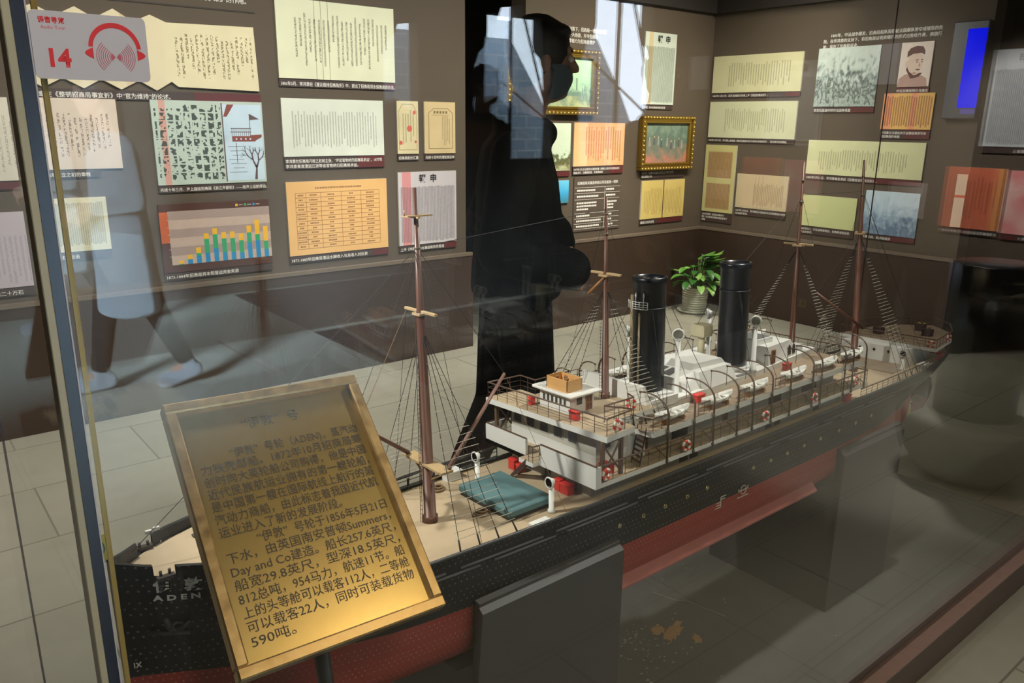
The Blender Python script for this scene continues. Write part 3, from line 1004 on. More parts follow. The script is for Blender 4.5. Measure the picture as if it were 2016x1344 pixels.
blob(mb, [(0.024, 0.016), (0.034, -0.012), (0.022, -0.014)], -0.0128, 3)
blob(mb, oval(0.02, -0.031, 0.014, 0.004), -0.0128, 1)
blob(mb, oval(0.0, -0.052, 0.012, 0.006), -0.0128, 3)
mb.build('portrait', [M('sepia_coat', (186, 150, 138), 0.6), M('sepia_dark', (92, 52, 48), 0.6), M('sepia_face', (226, 200, 184), 0.6), M('sepia_mid', (186, 142, 126), 0.6)], root)
caption(root, 0.21, -0.138, ['时任招商局帮办马建忠'], 0.02, 0.21, x0=-0.105)
panel('document_panel', 'orange page of dense script with pink columns under the portrait', 'document panel', 'R', -2.518, 1.521, 0.323, 0.225,
      script_mat('orange_cols', (236, 186, 112), (126, 70, 48), 0.0155, 0.62, (-.155, .155), (-.10, .095), 0.1, 0.45, 0.85, 2.6, 33, bands=[(-0.16, -0.10, (238, 140, 120), 0.6), (0.02, 0.055, (240, 140, 130), 0.6)]), ['李鸿章与马建忠关于战事结束即可收', '回招商局的电稿'], 0.16, 0.0185)
panel('document_panel', 'widest pale green letter on the side wall, crossed by the after mast', 'document panel', 'R', -2.775, 1.211, 0.819, 0.234,
      script_mat('long_pale', (222, 222, 176), (116, 112, 84), 0.0175, 0.45, (-.32, .30), (-.085, .055), 0.35, 0.48, 0.78, 3.0, 35), ['1883年7月21日，李鸿章奏呈清廷《招商局全数收回折》。'], 0.36, 0.021)
panel('document_panel', 'blank-looking yellow-green sheet between the two after masts', 'document panel', 'R', -2.980, 0.836, 0.414, 0.220,
      sketch_mat('pale_green_sheet', [(0, (200, 206, 146)), (1, (212, 216, 160))], 4, 2, 3.0), ['1885年5月，中法战争结束后，招商局收回出卖', '产业的合同。'], None, 0.0185)
panel('photo_panel', 'pale blue panorama print of a river and ships, lowest on the side wall', 'engraving', 'R', -2.536, 0.866, 0.362, 0.287,
      sketch_mat('blue_map', [(0, (150, 172, 196)), (0.35, (108, 130, 158)), (0.5, (160, 184, 206)), (0.7, (196, 216, 230)), (1, (206, 224, 236))], 18, 7, 8.0, 1.3, (0.9, -0.03, 0.24)), ['光绪年间，招商局栈房'], 0.18, 0.02)
root = panel('photo_panel', 'narrow upright white print with a red band at the edge of the side wall', 'photograph', 'R', -2.118, 0.985, 0.062, 0.325,
             sketch_mat('white_strip', [(0, (206, 208, 186)), (1, (216, 226, 206))], 9, 3, 2.0))
MB().box(-0.031, 0.031, -0.0124, -0.011, 0.02, 0.035).build('red_band', [M('band_red', (190, 84, 60), 0.6)], root)

# --- wall monitor with a blue screen
root = wall_root('wall_monitor', 'upright grey wall monitor showing a plain blue screen', 'monitor', 'R', -2.19, 1.75)
MB().box(-0.100, 0.100, -0.045, 0, -0.275, 0.285, 0, 0.006).build('casing', [M('monitor_grey', (74, 76, 84), 0.4)], root)
MB().box(-0.012, 0.096, -0.0465, -0.04, -0.21, 0.24).build('screen', [glow('blue_screen', (10, 24, 250), 1.0)], root)
MB().box(0.010, 0.094, -0.0462, -0.04, -0.245, -0.218).build('label_plate', [M('violet_plate', (98, 92, 196), 0.4)], root)

# --- panels on the stretch of side wall in front of the case: seen only mirrored in the glass
newspaper('news_three', 'newspaper page on the side wall stretch mirrored in the front glass', 'R', 0.345, 1.592, 0.44, 0.548, (200, 202, 204), (96, 96, 104), [(-0.2, -0.12, (176, 176, 190), 0.4)], ['《申报》关于招商局的报道'], 41, 0.2, 0.06)
panel('document_panel', 'red-orange letter mirrored in the front glass beside the dark opening', 'document panel', 'R', 0.565, 1.006, 0.335, 0.37,
      script_mat('red_letter', (232, 130, 92), (88, 44, 34), 0.042, 0.3, (-.12, .13), (-.13, .13), 0.5, 0.45, 0.85, 3.4, 43, bands=[(-0.168, -0.12, (236, 170, 100), .6), (-0.118, 0.16, (214, 106, 84), 0.5)]), ['李鸿章致招商局的批文，不得令人所有'], 0.2, 0.019)
panel('document_panel', 'pink seal-stamped page beside the red-orange letter, mirrored in the front glass', 'document panel', 'R', 0.225, 1.0, 0.31, 0.37,
      sketch_mat('pink_page', [(0, (214, 70, 84)), (0.4, (240, 150, 150)), (0.6, (246, 196, 190)), (1, (240, 214, 206))], 9, 3, 6.0), ['李鸿章致招商局的札文'], 0.1, 0.019)
panel('photo_panel', 'small portrait print mirrored in the glass behind the blue panorama', 'portrait print', 'R', 0.965, 0.965, 0.23, 0.225,
      sketch_mat('ghost_portrait', [(0, (60, 50, 50)), (0.35, (190, 176, 170)), (1, (222, 210, 204))], 8, 2, 3.0))
panel('document_panel', 'blank grey-lilac sheet mirrored in the glass between engraving and portrait', 'document panel', 'R', 1.215, 1.815, 0.17, 0.25,
      sketch_mat('ghost_sheet', [(0, (180, 176, 184)), (1, (206, 202, 208))], 6, 2, 3.0))

# --- arrow sticker on the dado, and the potted plant standing in the corner
root = tag(MB().add([(RW-0.0305, 4.03, 0.355), (RW-0.0305, 3.92, 0.378), (RW-0.0305, 4.03, 0.40), (RW-0.0305, 4.005, 0.378)], [(0, 1, 2, 3)])
           .add([(RW-0.0315, 4.03, 0.355), (RW-0.0315, 3.92, 0.378), (RW-0.0315, 4.03, 0.40), (RW-0.0315, 4.005, 0.378)], [(3, 2, 1, 0), ])
           .build('arrow_sticker', [M('sticker_white', (206, 220, 214), 0.5)]), 'small white arrow sticker on the brown dado above the plant', 'sticker')


def potted_plant():
    px, py = 4.97, 3.82
    r = thing('potted_plant', 'leafy green plant in a ribbed cream pot on the floor in the corner', 'potted plant', (px, py, 0))
    prof = [(0.085, 0.012)]
    for i in range(9):
        z = 0.02+i*0.019
        rr = 0.088+0.012*i/9
        prof += [(rr+0.004, z), (rr+0.004, z+0.010), (rr, z+0.013), (rr, z+0.018)]
    prof += [(0.107, 0.192), (0.107, 0.205), (0.094, 0.205), (0.09, 0.18), (0.0, 0.178)]
    MB().lathe([(0.0, 0.012)]+prof, n=40).build('pot', [M('ribbed_cream_pot', (196, 196, 178), 0.45)], r)
    MB().lathe([(0.0, 0.0), (0.11, 0.0), (0.128, 0.012), (0.13, 0.024), (0.122, 0.024), (0.105, 0.011), (0.0, 0.011)], n=40).build('saucer', [M('saucer_cream', (186, 188, 170), 0.45)], r)
    random.seed(21)
    lf, st = MB(), MB()
    for i in range(64):
        a = random.uniform(0, 2*PI)
        if i < 40:
            reach, hgt, L, W = random.uniform(.05, .17), random.uniform(.22, .36), random.uniform(.10, .15), random.uniform(.025, .034)
            droop = random.uniform(0.4, 1.5)
        else:
            reach, hgt, L, W = random.uniform(.02, .10), random.uniform(.33, .45), random.uniform(.10, .16), random.uniform(.026, .036)
            a = random.uniform(-1.4, 0.3)
            droop = random.uniform(-1.1, -0.2)
        base = Vector((0.03*math.cos(a), 0.03*math.sin(a), 0.18))
        tip = Vector((reach*math.cos(a), reach*math.sin(a), hgt))
        mid = (base+tip)/2+Vector((0, 0, 0.05))
        st.tube([base, mid, tip], [0.003, 0.0025, 0.002], 5)
        d = Vector((math.cos(a), math.sin(a), 0))
        side = Vector((-math.sin(a), math.cos(a), 0))
        rows = []
        n = 7
        p = tip.copy()
        ang = -droop*0.2
        for j in range(n):
            t = j/(n-1)
            wdt = W*math.sin(PI*min(1, 0.06+t*0.94))**0.75*(1.0 if t < .98 else 0.1)
            dirv = d*math.cos(ang)-Vector((0, 0, 1))*math.sin(ang)
            up = d*math.sin(ang)+Vector((0, 0, 1))*math.cos(ang)
            rows.append([p-side*wdt+up*wdt*0.35, p-side*wdt*0.5+up*0.002, p.copy(), p+side*wdt*0.5+up*0.002, p+side*wdt+up*wdt*0.35])
            p = p+dirv*L/(n-1)
            ang += droop/(n-1)*1.2
        vs = [q for row in rows for q in row]
        lf.add(vs, [(j*5+k, j*5+k+1, j*5+k+6, j*5+k+5) for j in range(n-1) for k in range(4)], i % 3, True)
    mats = [M('leaf_green', (84, 136, 54), 0.4, var=0.12, scale=20), M('leaf_light', (126, 166, 84), 0.4, var=0.12, scale=20), M('leaf_deep', (52, 100, 42), 0.4, var=0.12, scale=20)]
    lf.build('foliage', mats, r)
    st.build('stems', [M('stem_green', (92, 120, 62), 0.5)], r)
    return r


potted_plant()

# ================================================================== the glass case
GX0, GX1, GY0, GY1 = 0.105, 2.985, 0.735, 1.50      # outer faces of the panes
FZ = 0.12                                            # case floor
m_glass = glass_mat('case_glass')
m_glass_ar = glass_mat('coated_end_glass', (0.985, 0.992, 0.985), 0.10)
m_brown = M('brown_plinth', (84, 66, 56), 0.35)
m_kerb = M('rose_brown_kerb', (150, 122, 112), 0.22, 0.0, 0.7)
m_casefloor = None


def case_floor_mat():
    nt = NT('grey_case_floor')
    oc, u, v, _ = nt.obj()
    n1 = nt.noise(oc, 3.0, 5.0)
    n2 = nt.noise(oc, 22.0, 4.0)
    f = nt.m('ADD', nt.m('MULTIPLY', n1, 0.7), nt.m('MULTIPLY', n2, 0.3))
    col = nt.mix(f, lin((72, 72, 68)), lin((112, 112, 108)))
    gx = nt.m('LESS_THAN', nt.m('ABSOLUTE', nt.m('SUBTRACT', nt.m('FRACT', nt.m('DIVIDE', nt.m('ADD', u, 10.12), 0.62)), 0.5)), 0.003)
    gy = nt.m('LESS_THAN', nt.m('ABSOLUTE', nt.m('SUBTRACT', nt.m('FRACT', nt.m('DIVIDE', nt.m('ADD', v, 10.31), 0.62)), 0.5)), 0.003)
    col = nt.mix(nt.m('MULTIPLY', nt.m('MAXIMUM', gx, gy), 0.5), col, lin((56, 55, 50)))
    return nt.base(col, 0.5, 0, 0.4)


case = thing('display_case', 'tall glass display case on a low brown plinth holding the steamship model', 'display case', (1.55, 1.12, 0))
CO = (1.55, 1.12, 0)
kx0, kx1, ky0, ky1 = GX0-0.035, GX1+0.035, 0.703, GY1+0.035
mb = MB().box(kx0, kx1, ky0, ky0+0.045, 0, 0.1, 0, 0.002).box(kx0, kx1, ky1-0.045, ky1, 0, 0.1, 0, 0.002).box(kx0, kx0+0.045, ky0+0.045, ky1-0.045, 0, 0.1, 0, 0.002).box(kx1-0.045, kx1, ky0+0.045, ky1-0.045, 0, 0.1, 0, 0.002)
mb.build('plinth', [m_brown], case, CO)
mb = MB().box(kx0, kx1, ky0-0.0015, GY0, 0.1, 0.1035).box(kx0, kx1, GY1, ky1+0.0015, 0.1, 0.1035).box(kx0, GX0, GY0, GY1, 0.1, 0.1035).box(GX1, kx1, GY0, GY1, 0.1, 0.1035)
mb.build('kerb', [m_kerb], case, CO)
MB().box(kx0+0.045, kx1-0.045, ky0+0.045, ky1-0.045, 0.02, FZ).build('case_floor', [case_floor_mat()], case, CO)
TH = 0.012
ZT = 2.08
for (x0, x1, y0, y1) in ((GX0+0.014, 1.4455, GY0, GY0+TH), (1.4455, GX1-TH, GY0, GY0+TH), (GX0+0.014, 1.53, GY1-TH, GY1), (1.532, GX1-TH, GY1-TH, GY1),
                         (GX0, GX0+TH, GY0+0.03, GY1-TH), (GX1-TH, GX1, GY0+TH, GY1-TH)):
    mb = MB().box(x0, x1, y0, y1, 0.1035, ZT)
    if abs(x1-1.4455) < 1e-6 or abs(x0-1.4455) < 1e-6:
        i = 5 if abs(x1-1.4455) < 1e-6 else 4      # the butt joint itself is bonded, no face there
        # face order of box(): -x, +x, -y, +y, -z, +z
        i = 1 if i == 5 else 0
        for q in (mb.f, mb.k, mb.s):
            del q[i]
    mb.build('glass_pane', [m_glass_ar if x1 < 0.2 else m_glass], case, CO)
# edge strips of the corner facing the visitor, and a thin brass bead inside
MB().box(GX0-0.0012, GX0+0.0052, GY0-0.001, GY0+0.024, 0.1035, ZT, 0, 0.0008).build('corner_bead', [M('beige_edge', (178, 168, 140), 0.35)], case, CO, label='beige glass edge at the corner')
MB().box(GX0+0.0054, GX0+0.0145, GY0-0.0005, GY0+0.014, 0.1035, ZT).build('corner_seal', [M('navy_seal', (36, 38, 50), 0.3)], case, CO, label='dark navy corner seal')
MB().box(GX0+0.0146, GX0+0.0158, GY0-0.0012, GY0+0.013, 0.1035, ZT).build('corner_bead', [M('bright_edge', (186, 182, 190), 0.2)], case, CO)
MB().box(GX0+0.0215, GX0+0.0257, GY0+TH, GY0+TH+0.004, 0.1035, ZT).build('brass_bead', [M('brass_bead', (206, 172, 96), 0.4, 0.35)], case, CO, label='thin brass bead')
for (x, y) in ((GX0+0.006, GY1-0.012), (GX1-0.012, GY1-0.012), (GX1-0.012, GY0+0.0)):
    MB().box(x+0.009, x+0.0125, y+0.009, y+0.0125, 0.1035, ZT).build('corner_seal', [M('clear_seal', (84, 76, 92), 0.3)], case, CO)
MB().box(kx0, kx1, ky0, ky1, ZT, ZT+0.12).build('hood', [m_brown], case, CO)

# audio-guide sign stuck on the outside of the front pane
sg = thing('audio_guide_sign', 'white audio guide sign number 14 with red headphones, stuck on the front glass', 'sign', (0.163, GY0, 1.483))
pl = []
W, H, R = 0.042, 0.0250, 0.004
for cx, cz, a0 in ((W-R, -H+R, -PI/2), (W-R, H-R, 0), (-W+R, H-R, PI/2), (-W+R, -H+R, PI)):
    for i in range(7):
        a = a0+PI/2*i/6
        pl.append((cx+R*math.cos(a), cz+R*math.sin(a)))
MB().slab(pl, -0.0016, 0).build('board', [M('sign_white', (206, 200, 206), 0.4, var=0.01)], sg)
m_red = M('sign_red', (222, 34, 40), 0.45, var=0.02)
m_pink = M('sign_pink', (226, 120, 128), 0.5, var=0.02)
letters('number', '14', 0.0185, m_red, sg, wall_xf(-0.0342, -0.0018, -0.0155), bold=0.035, width=0.98)
letters('lettering', '语音导览', 0.0049, m_red, sg, wall_xf(-0.0362, -0.0018, 0.0165), bold=0.03, width=0.95)
letters('lettering', 'Audio Tour', 0.0036, m_pink, sg, wall_xf(-0.0348, -0.0018, 0.0118), bold=0.015)
mb = MB()
cx, cz = 0.017, -0.003
n = 28
for (R0, R1, a0, a1) in ((0.0165, 0.0197, 0.02*PI, 0.98*PI),):
    o_ = [(cx+R1*math.cos(a0+(a1-a0)*i/n), cz+0.0025+R1*1.02*math.sin(a0+(a1-a0)*i/n)) for i in range(n+1)]
    i_ = [(cx+R0*math.cos(a0+(a1-a0)*i/n), cz+0.0025+R0*0.98*math.sin(a0+(a1-a0)*i/n)) for i in range(n+1)]
    for i in range(n):
        mb.add([(o_[i][0], -0.0019, o_[i][1]), (o_[i+1][0], -0.0019, o_[i+1][1]), (i_[i+1][0], -0.0019, i_[i+1][1]), (i_[i][0], -0.0019, i_[i][1])], [(3, 2, 1, 0)])
for s in (-1, 1):
    ear = [(cx+s*0.0165, cz+0.003), (cx+s*0.0165, cz-0.0055)] + [(cx+s*(0.0165+0.0062*math.sin(PI*i/10)), cz-0.0055+0.0085*i/10) for i in range(1, 10)]
    mb.add([(x_, -0.0019, z_) for x_, z_ in ear], [list(range(len(ear)))])
mb.build('headphones', [m_red], sg)
mb = MB()
for s in (-1, 1):
    for k in range(7):
        rr = 0.0042+k*0.0016
        wd = 0.00028
        pts = []
        for i in range(13):
            a = (-0.95+1.9*i/12)*0.9
            pts.append((math.cos(a), math.sin(a)))
        for i in range(12):
            q = []
            for (j, r_) in ((i, rr-wd), (i+1, rr-wd), (i+1, rr+wd), (i, rr+wd)):
                q.append((cx+s*(0.0006+r_*pts[j][0]), -0.0018, cz-0.0035+r_*pts[j][1]))
            mb.add(q, [(0, 1, 2, 3)] if s > 0 else [(3, 2, 1, 0)])
    fan = [(cx+s*0.0004, cz-0.0035)] + [(cx+s*(0.0004+0.0036*math.cos(a)), cz-0.0035+0.0036*math.sin(a)) for a in [(-0.9+1.8*i/8) for i in range(9)]]
    mb.add([(x_, -0.0018, z_) for x_, z_ in fan], [list(range(len(fan)))])
mb.build('sound_waves', [M('wave_red', (196, 96, 112), 0.5)], sg)


# brass information plaque on a tilted stand inside the glass
def plaque():
    tilt, roll = math.radians(43.0), math.radians(-2.53)
    ex, hz = Vector((1, -0.0063, 0)), Vector((0.0063, 1, 0))
    up0 = hz*math.cos(tilt)+Vector((0, 0, math.sin(tilt)))
    e2 = ex*math.cos(roll)+up0*math.sin(roll)
    up = up0*math.cos(roll)-ex*math.sin(roll)
    nrm = e2.cross(up)
    xf = Matrix(((e2.x, up.x, nrm.x, 0), (e2.y, up.y, nrm.y, 0), (e2.z, up.z, nrm.z, 0), (0, 0, 0, 1)))
    c = Vector((0.393, 0.915, 0.931))
    FS = FZ+0.0006
    r = thing('plaque', 'brass plaque engraved with Chinese text about the ship, tilted on a stand before the bow', 'information plaque', (c.x, c.y, FS))
    loc = Matrix.Translation((0, 0, c.z-FS)) @ xf
    w, h = 0.2762/2, 0.3679/2
    nt = NT('brushed_brass')
    oc, u, v, _ = nt.obj()
    st = nt.noise(nt.vec(nt.m('MULTIPLY', u, 4.0), nt.m('MULTIPLY', v, 4.0), 0.0), 18.0, 4.0)
    brass = nt.base(nt.mix(st, lin((188, 160, 100)), lin((198, 170, 110))), 0.29, 0.92)
    fr = NT('worn_brass_frame')
    oc = fr.obj()[0]
    s2 = fr.noise(oc, 60.0, 4.0)
    frame = fr.base(fr.mix(s2, lin((150, 118, 76)), lin((206, 176, 124))), fr.m('ADD', 0.22, fr.m('MULTIPLY', s2, 0.25)), 0.9)
    f = 0.015
    MB().box(-w+f, w-f, -h+f, h-f, -0.010, 0.0).build('panel', [brass], r, xf=loc)
    mb = MB()
    mb.box(-w, w, h-f, h, -0.014, 0.009, 0, 0.002).box(-w, w, -h, -h+f, -0.014, 0.009, 0, 0.002).box(-w, -w+f, -h+f, h-f, -0.014, 0.009, 0, 0.002).box(w-f, w, -h+f, h-f, -0.014, 0.009, 0, 0.002)
    mb.build('frame', [frame], r, xf=loc)
    ink = M('engraved_dark', (46, 36, 22), 0.6)
    lines = [('　“伊敦”　号', 0.0165, 'T')]
    body = ['　　　“伊敦”  号轮（ADEN)，蒸汽动', '力铁壳邮船。1872年10月招商局筹', '创时向大英轮船公司购得，他是中国', '近代民族航运业拥有的第一艘轮船，', '是中国第一艘在国际航线上航行的蒸', '汽动力商船，由此标志着我国近代航', '运业进入了新的发展阶段。',
            '　　　“伊敦”  号轮于1856年5月21日', '下水，由英国南安普顿Summers，', 'Day and Co建造。船长257.6英尺，', '船宽29.8英尺，型深18.5英尺，', '812总吨，954马力，航速11节。船', '上的头等舱可以载客112人，二等舱', '可以载客22人，同时可装载货物', '590吨。']
    me = text_mesh('“伊敦”  号', 0.0185, align='CENTER', extrude=0.0002, res=2)
    me.transform(loc @ Matrix.Translation((-0.004, 0.132, 0.0003)))
    me.materials.clear()
    me.materials.append(ink)
    o = bpy.data.objects.new('heading', me)
    COL.objects.link(o)
    o.parent = r
    for i, ln in enumerate(body):
        me = text_mesh(ln, 0.0158, extrude=0.0002, res=2)
        x1 = max(v_.co.x for v_ in me.vertices)
        full = 0.226 if i not in (6, 14) else (0.165 if i == 6 else 0.055)
        sx = full/x1
        for v_ in me.vertices:
            v_.co.x *= sx
        me.transform(loc @ Matrix.Translation((-0.113, 0.094-i*0.0175, 0.0003)))
        me.materials.clear()
        me.materials.append(ink)
        o = bpy.data.objects.new('lettering', me)
        COL.objects.link(o)
        o.parent = r
    sm = M('stand_black', (30, 28, 27), 0.4)
    back = Vector(nrm)*-0.016
    MB().tube([(0, -0.066, 0.006), (0, -0.066, 0.42), (0, 0.012, c.z-FS-0.018)], 0.011, 12).build('stand_post', [sm], r)
    MB().box(-0.06, 0.06, -0.125, -0.005, 0.0, 0.008, 0, 0.002).build('stand_foot', [sm], r)
    return r


plaque()

# two dark cradles carrying the hull
m_cradle = M('charcoal_cradle', (64, 61, 62), 0.5, var=0.04, scale=8)
m_cradle_top = M('charcoal_bevel', (68, 68, 70), 0.5)


def cradle(label, x0, x1, yf, yb, zt, slope, top=None):
    r = thing('ship_cradle', label, 'cradle', ((x0+x1)/2, 1.13, FZ+0.0006), group=None)
    off = ((x0+x1)/2, 1.13, FZ)
    hb = 0.160
    zc = 0.462
    cy = 1.118
    # front half and back half of a block with a hull-shaped trough between them
    for s, ye in ((-1, yf), (1, yb)):
        yi = cy+s*hb
        b = 0.024*(-s)
        prof = [(ye, FZ), (ye, zt-0.016), (ye+b, zt), (yi+s*0.007, zt-0.002), (yi+s*0.002, zc+0.05), (cy+s*0.115, zc+0.012), (cy+s*0.05, zc), (cy, zc), (cy, FZ)]
        xa = [x0-slope*(zt-z) for y, z in prof]
        n = len(prof)
        vs = [(xa[i], prof[i][0], prof[i][1]) for i in range(n)]+[(x1, prof[i][0], prof[i][1]) for i in range(n)]
        fs = [list(range(n)), list(range(n, 2*n))[::-1]]
        if s > 0:
            fs = [f[::-1] for f in fs]
        for i in range(n):
            j = (i+1) % n
            q = [i, i+n, j+n, j]
            fs.append(q if s > 0 else q[::-1])
        mb = MB()
        mb.add(vs, fs)
        mb.k[2+1] = 1
        mb.build('block_half', [m_cradle, top or m_cradle_top], r, off)
    return r


cradle('charcoal block cradle under the fore part of the hull, beside the plaque', 0.712, 1.06, 0.940, 1.30, 0.634, 0.07)
cradle('charcoal block cradle under the after part of the hull', 1.905, 2.235, 0.940, 1.335, 0.604, 0.0, m_cradle)

# flaked paint on the case floor and a few bits of wire
random.seed(12)
mb = MB()


def flake(cx, cy, rx, ry, a, n=26):
    vs = []
    for i in range(n):
        w = 2*PI*i/n
        k = random.uniform(0.62, 1.12)
        px, py = rx*k*math.cos(w), ry*k*math.sin(w)
        vs.append((cx+px*math.cos(a)-py*math.sin(a), cy+px*math.sin(a)+py*math.cos(a)))
    mb.prism(vs, FZ+0.0004, FZ+0.0014)


flake(1.505, 1.145, 0.058, 0.022, 0.35)
flake(1.475, 1.175, 0.026, 0.020, 0.2)
flake(1.53, 1.085, 0.022, 0.014, 1.0)
tag(mb.build('peeled_paint', [M('tan_flake', (172, 136, 92), 0.8, var=0.15, scale=90)]), 'flaked tan paint patch on the grey case floor', 'paint flakes')['kind'] = 'stuff'
mb = MB()
for i in range(90):
    x_, y_ = 1.40+random.gauss(0.0, 0.05), 1.15+random.gauss(0, 0.06)
    s_ = random.uniform(.0012, .004)
    mb.box(x_-s_, x_+s_, y_-s_*random.uniform(.4, 1), y_+s_*.6, FZ+0.0004, FZ+0.0004+s_*.5)
for i in range(26):
    x_, y_ = random.uniform(1.2, 1.9), random.uniform(.85, 1.4)
    s_ = random.uniform(.0012, .0035)
    mb.box(x_-s_, x_+s_, y_-s_*.6, y_+s_*.6, FZ+0.0004, FZ+0.0004+s_*.5)
tag(mb.build('floor_crumbs', [M('crumb_grey', (150, 146, 134), 0.8)]), 'pale crumbs scattered over the grey case floor', 'crumbs')['kind'] = 'stuff'
for k, (pts, lb) in enumerate(([[(1.60, 1.30), (1.62, 1.235), (1.645, 1.205), (1.66, 1.135), (1.67, 1.10)], 'longer snippet of wire lying past the tan paint patch'], [[(1.30, 1.19), (1.315, 1.225), (1.345, 1.24), (1.375, 1.235)], 'curled snippet of wire by the fore cradle'])):
    tag(MB().tube([(x_, y_, FZ+0.0017) for x_, y_ in pts], 0.0011, 5).build('wire_snippet', [M('wire_pale', (140, 136, 126), 0.4)]), lb, 'wire')
# yellow stickers on the panes
for (x0, x1, y, z0, z1, lb) in ((0.224, 0.252, GY1-TH-0.0012, 0.632, 0.690, 'yellow sticker with a green curve on the back pane behind the bow'),):
    r = thing('glass_sticker', lb, 'sticker', ((x0+x1)/2, y, (z0+z1)/2))
    MB().box(x0, x1, y, y+0.0011, z0, z1).build('label_sheet', [M('sticker_yellow', (214, 206, 96), 0.5)], r, ((x0+x1)/2, y, (z0+z1)/2))
    MB().tube([(0.0, -0.0006, 0.016), (0.008, -0.0006, 0.012), (0.010, -0.0006, 0.0), (0.005, -0.0006, -0.012)], 0.0014, 5).build('curve_print', [M('sticker_green', (92, 150, 96), 0.5)], r)
r = thing('glass_sticker', 'small yellow sticker on the end pane by the stern', 'sticker', (GX1-TH-0.0012, 1.245, 0.715))
MB().box(-0.0011, 0, -0.014, 0.014, -0.017, 0.017).build('label_sheet', [M('sticker_yellow')], r)
MB().box(-0.0016, -0.0011, -0.005, 0.005, -0.006, 0.006).build('mark_print', [M('sticker_dark', (96, 90, 40), 0.5)], r)

# stone drum and its column, cut short to clear mirrored panels; seen in the glass
r = thing('stone_drum', 'rounded grey stone drum on the paving under the black column stump, mirrored in the front glass', 'stone drum', (3.50, 0.275, 0))
prof = [(0.0, 0), (0.16, 0), (0.21, 0.03), (0.252, 0.09), (0.275, 0.17), (0.28, 0.24), (0.268, 0.268), (0.245, 0.278), (0.0, 0.278)]
MB().lathe(prof, n=48).build('drum', [M('grey_stone', (142, 142, 130), 0.7, var=0.1, scale=9)], r)
tag(MB().lathe([(0.165, 0.2785), (0.165, 0.90), (0.158, 0.905), (0.0, 0.905)], (3.50, 0.275, 0), 40).build('column_stump', [M('near_black_lacquer', (26, 24, 24), 0.3)]), 'near-black column cut short on the stone drum, mirrored in the glass', 'column stump')

# ================================================================== the steamship model
SO = Vector((1.5, 1.115, 0.485))          # origin of the model: keel amidships
YC = 1.115
HEEL = math.radians(2.5)
_y, _z = SO.y-1.12, SO.z-0.6
ship = thing('ship_model', 'large black and red two-funnel steamship model on two charcoal cradles', 'ship model',
             (SO.x, math.cos(HEEL)*_y+math.sin(HEEL)*_z+1.12, -math.sin(HEEL)*_y+math.cos(HEEL)*_z+0.6), (-HEEL, 0, 0))


def S(mb, name, mats, parent=None, label=None):
    return mb.build(name, mats, parent or ship, SO, label)


def copy_part(o, dx=0, dy=0, dz=0, mirror=False, name=None):
    c = o.copy()
    COL.objects.link(c)
    c.location = (o.location.x+dx, o.location.y+dy, o.location.z+dz)
    for ch in o.children:
        d = ch.copy()
        COL.objects.link(d)
        d.parent = c
    return c


def interp(tab, x):
    if x <= tab[0][0]:
        return tab[0][1]
    for (a, u), (b, v) in zip(tab, tab[1:]):
        if x <= b:
            return u+(v-u)*(x-a)/(b-a)
    return tab[-1][1]


def smooth_interp(tab, x):
    h = 0.02
    return (interp(tab, x-h)+2*interp(tab, x)+interp(tab, x+h))/4


HALF = [(.188, 0.002), (.20, .014), (.22, .034), (.25, .058), (.29, .082), (.35, .105), (.45, .127), (.6, .143), (.8, .151), (1.0, .155), (1.6, .157), (2.25, .155), (2.42, .148), (2.55, .132), (2.65, .108), (2.73, .075), (2.78, .04), (2.80, .006)]
WLH = [(.188, 0.002), (.20, .006), (.24, .022), (.30, .050), (.40, .088), (.55, .125), (.8, .147), (1.1, .153), (1.9, .153), (2.15, .140), (2.35, .105), (2.5, .06), (2.6, .022), (2.64, .008), (2.80, .004)]
BTM = [(.188, .52), (.21, .492), (.26, .485), (2.5, .485), (2.62, .492), (2.645, .60), (2.70, .655), (2.80, .690)]
CAP = [(.188, .826), (.22, .822), (.45, .812), (.50, .806), (.515, .735), (.62, .722), (1.0, .719), (2.4, .720), (2.80, .728)]
WL = [(.188, .640), (.35, .626), (.6, .612), (1.0, .603), (2.8, .603)]
NOTCH = [(0.236, 0.262)]


def capz(x):
    return interp(CAP, x)


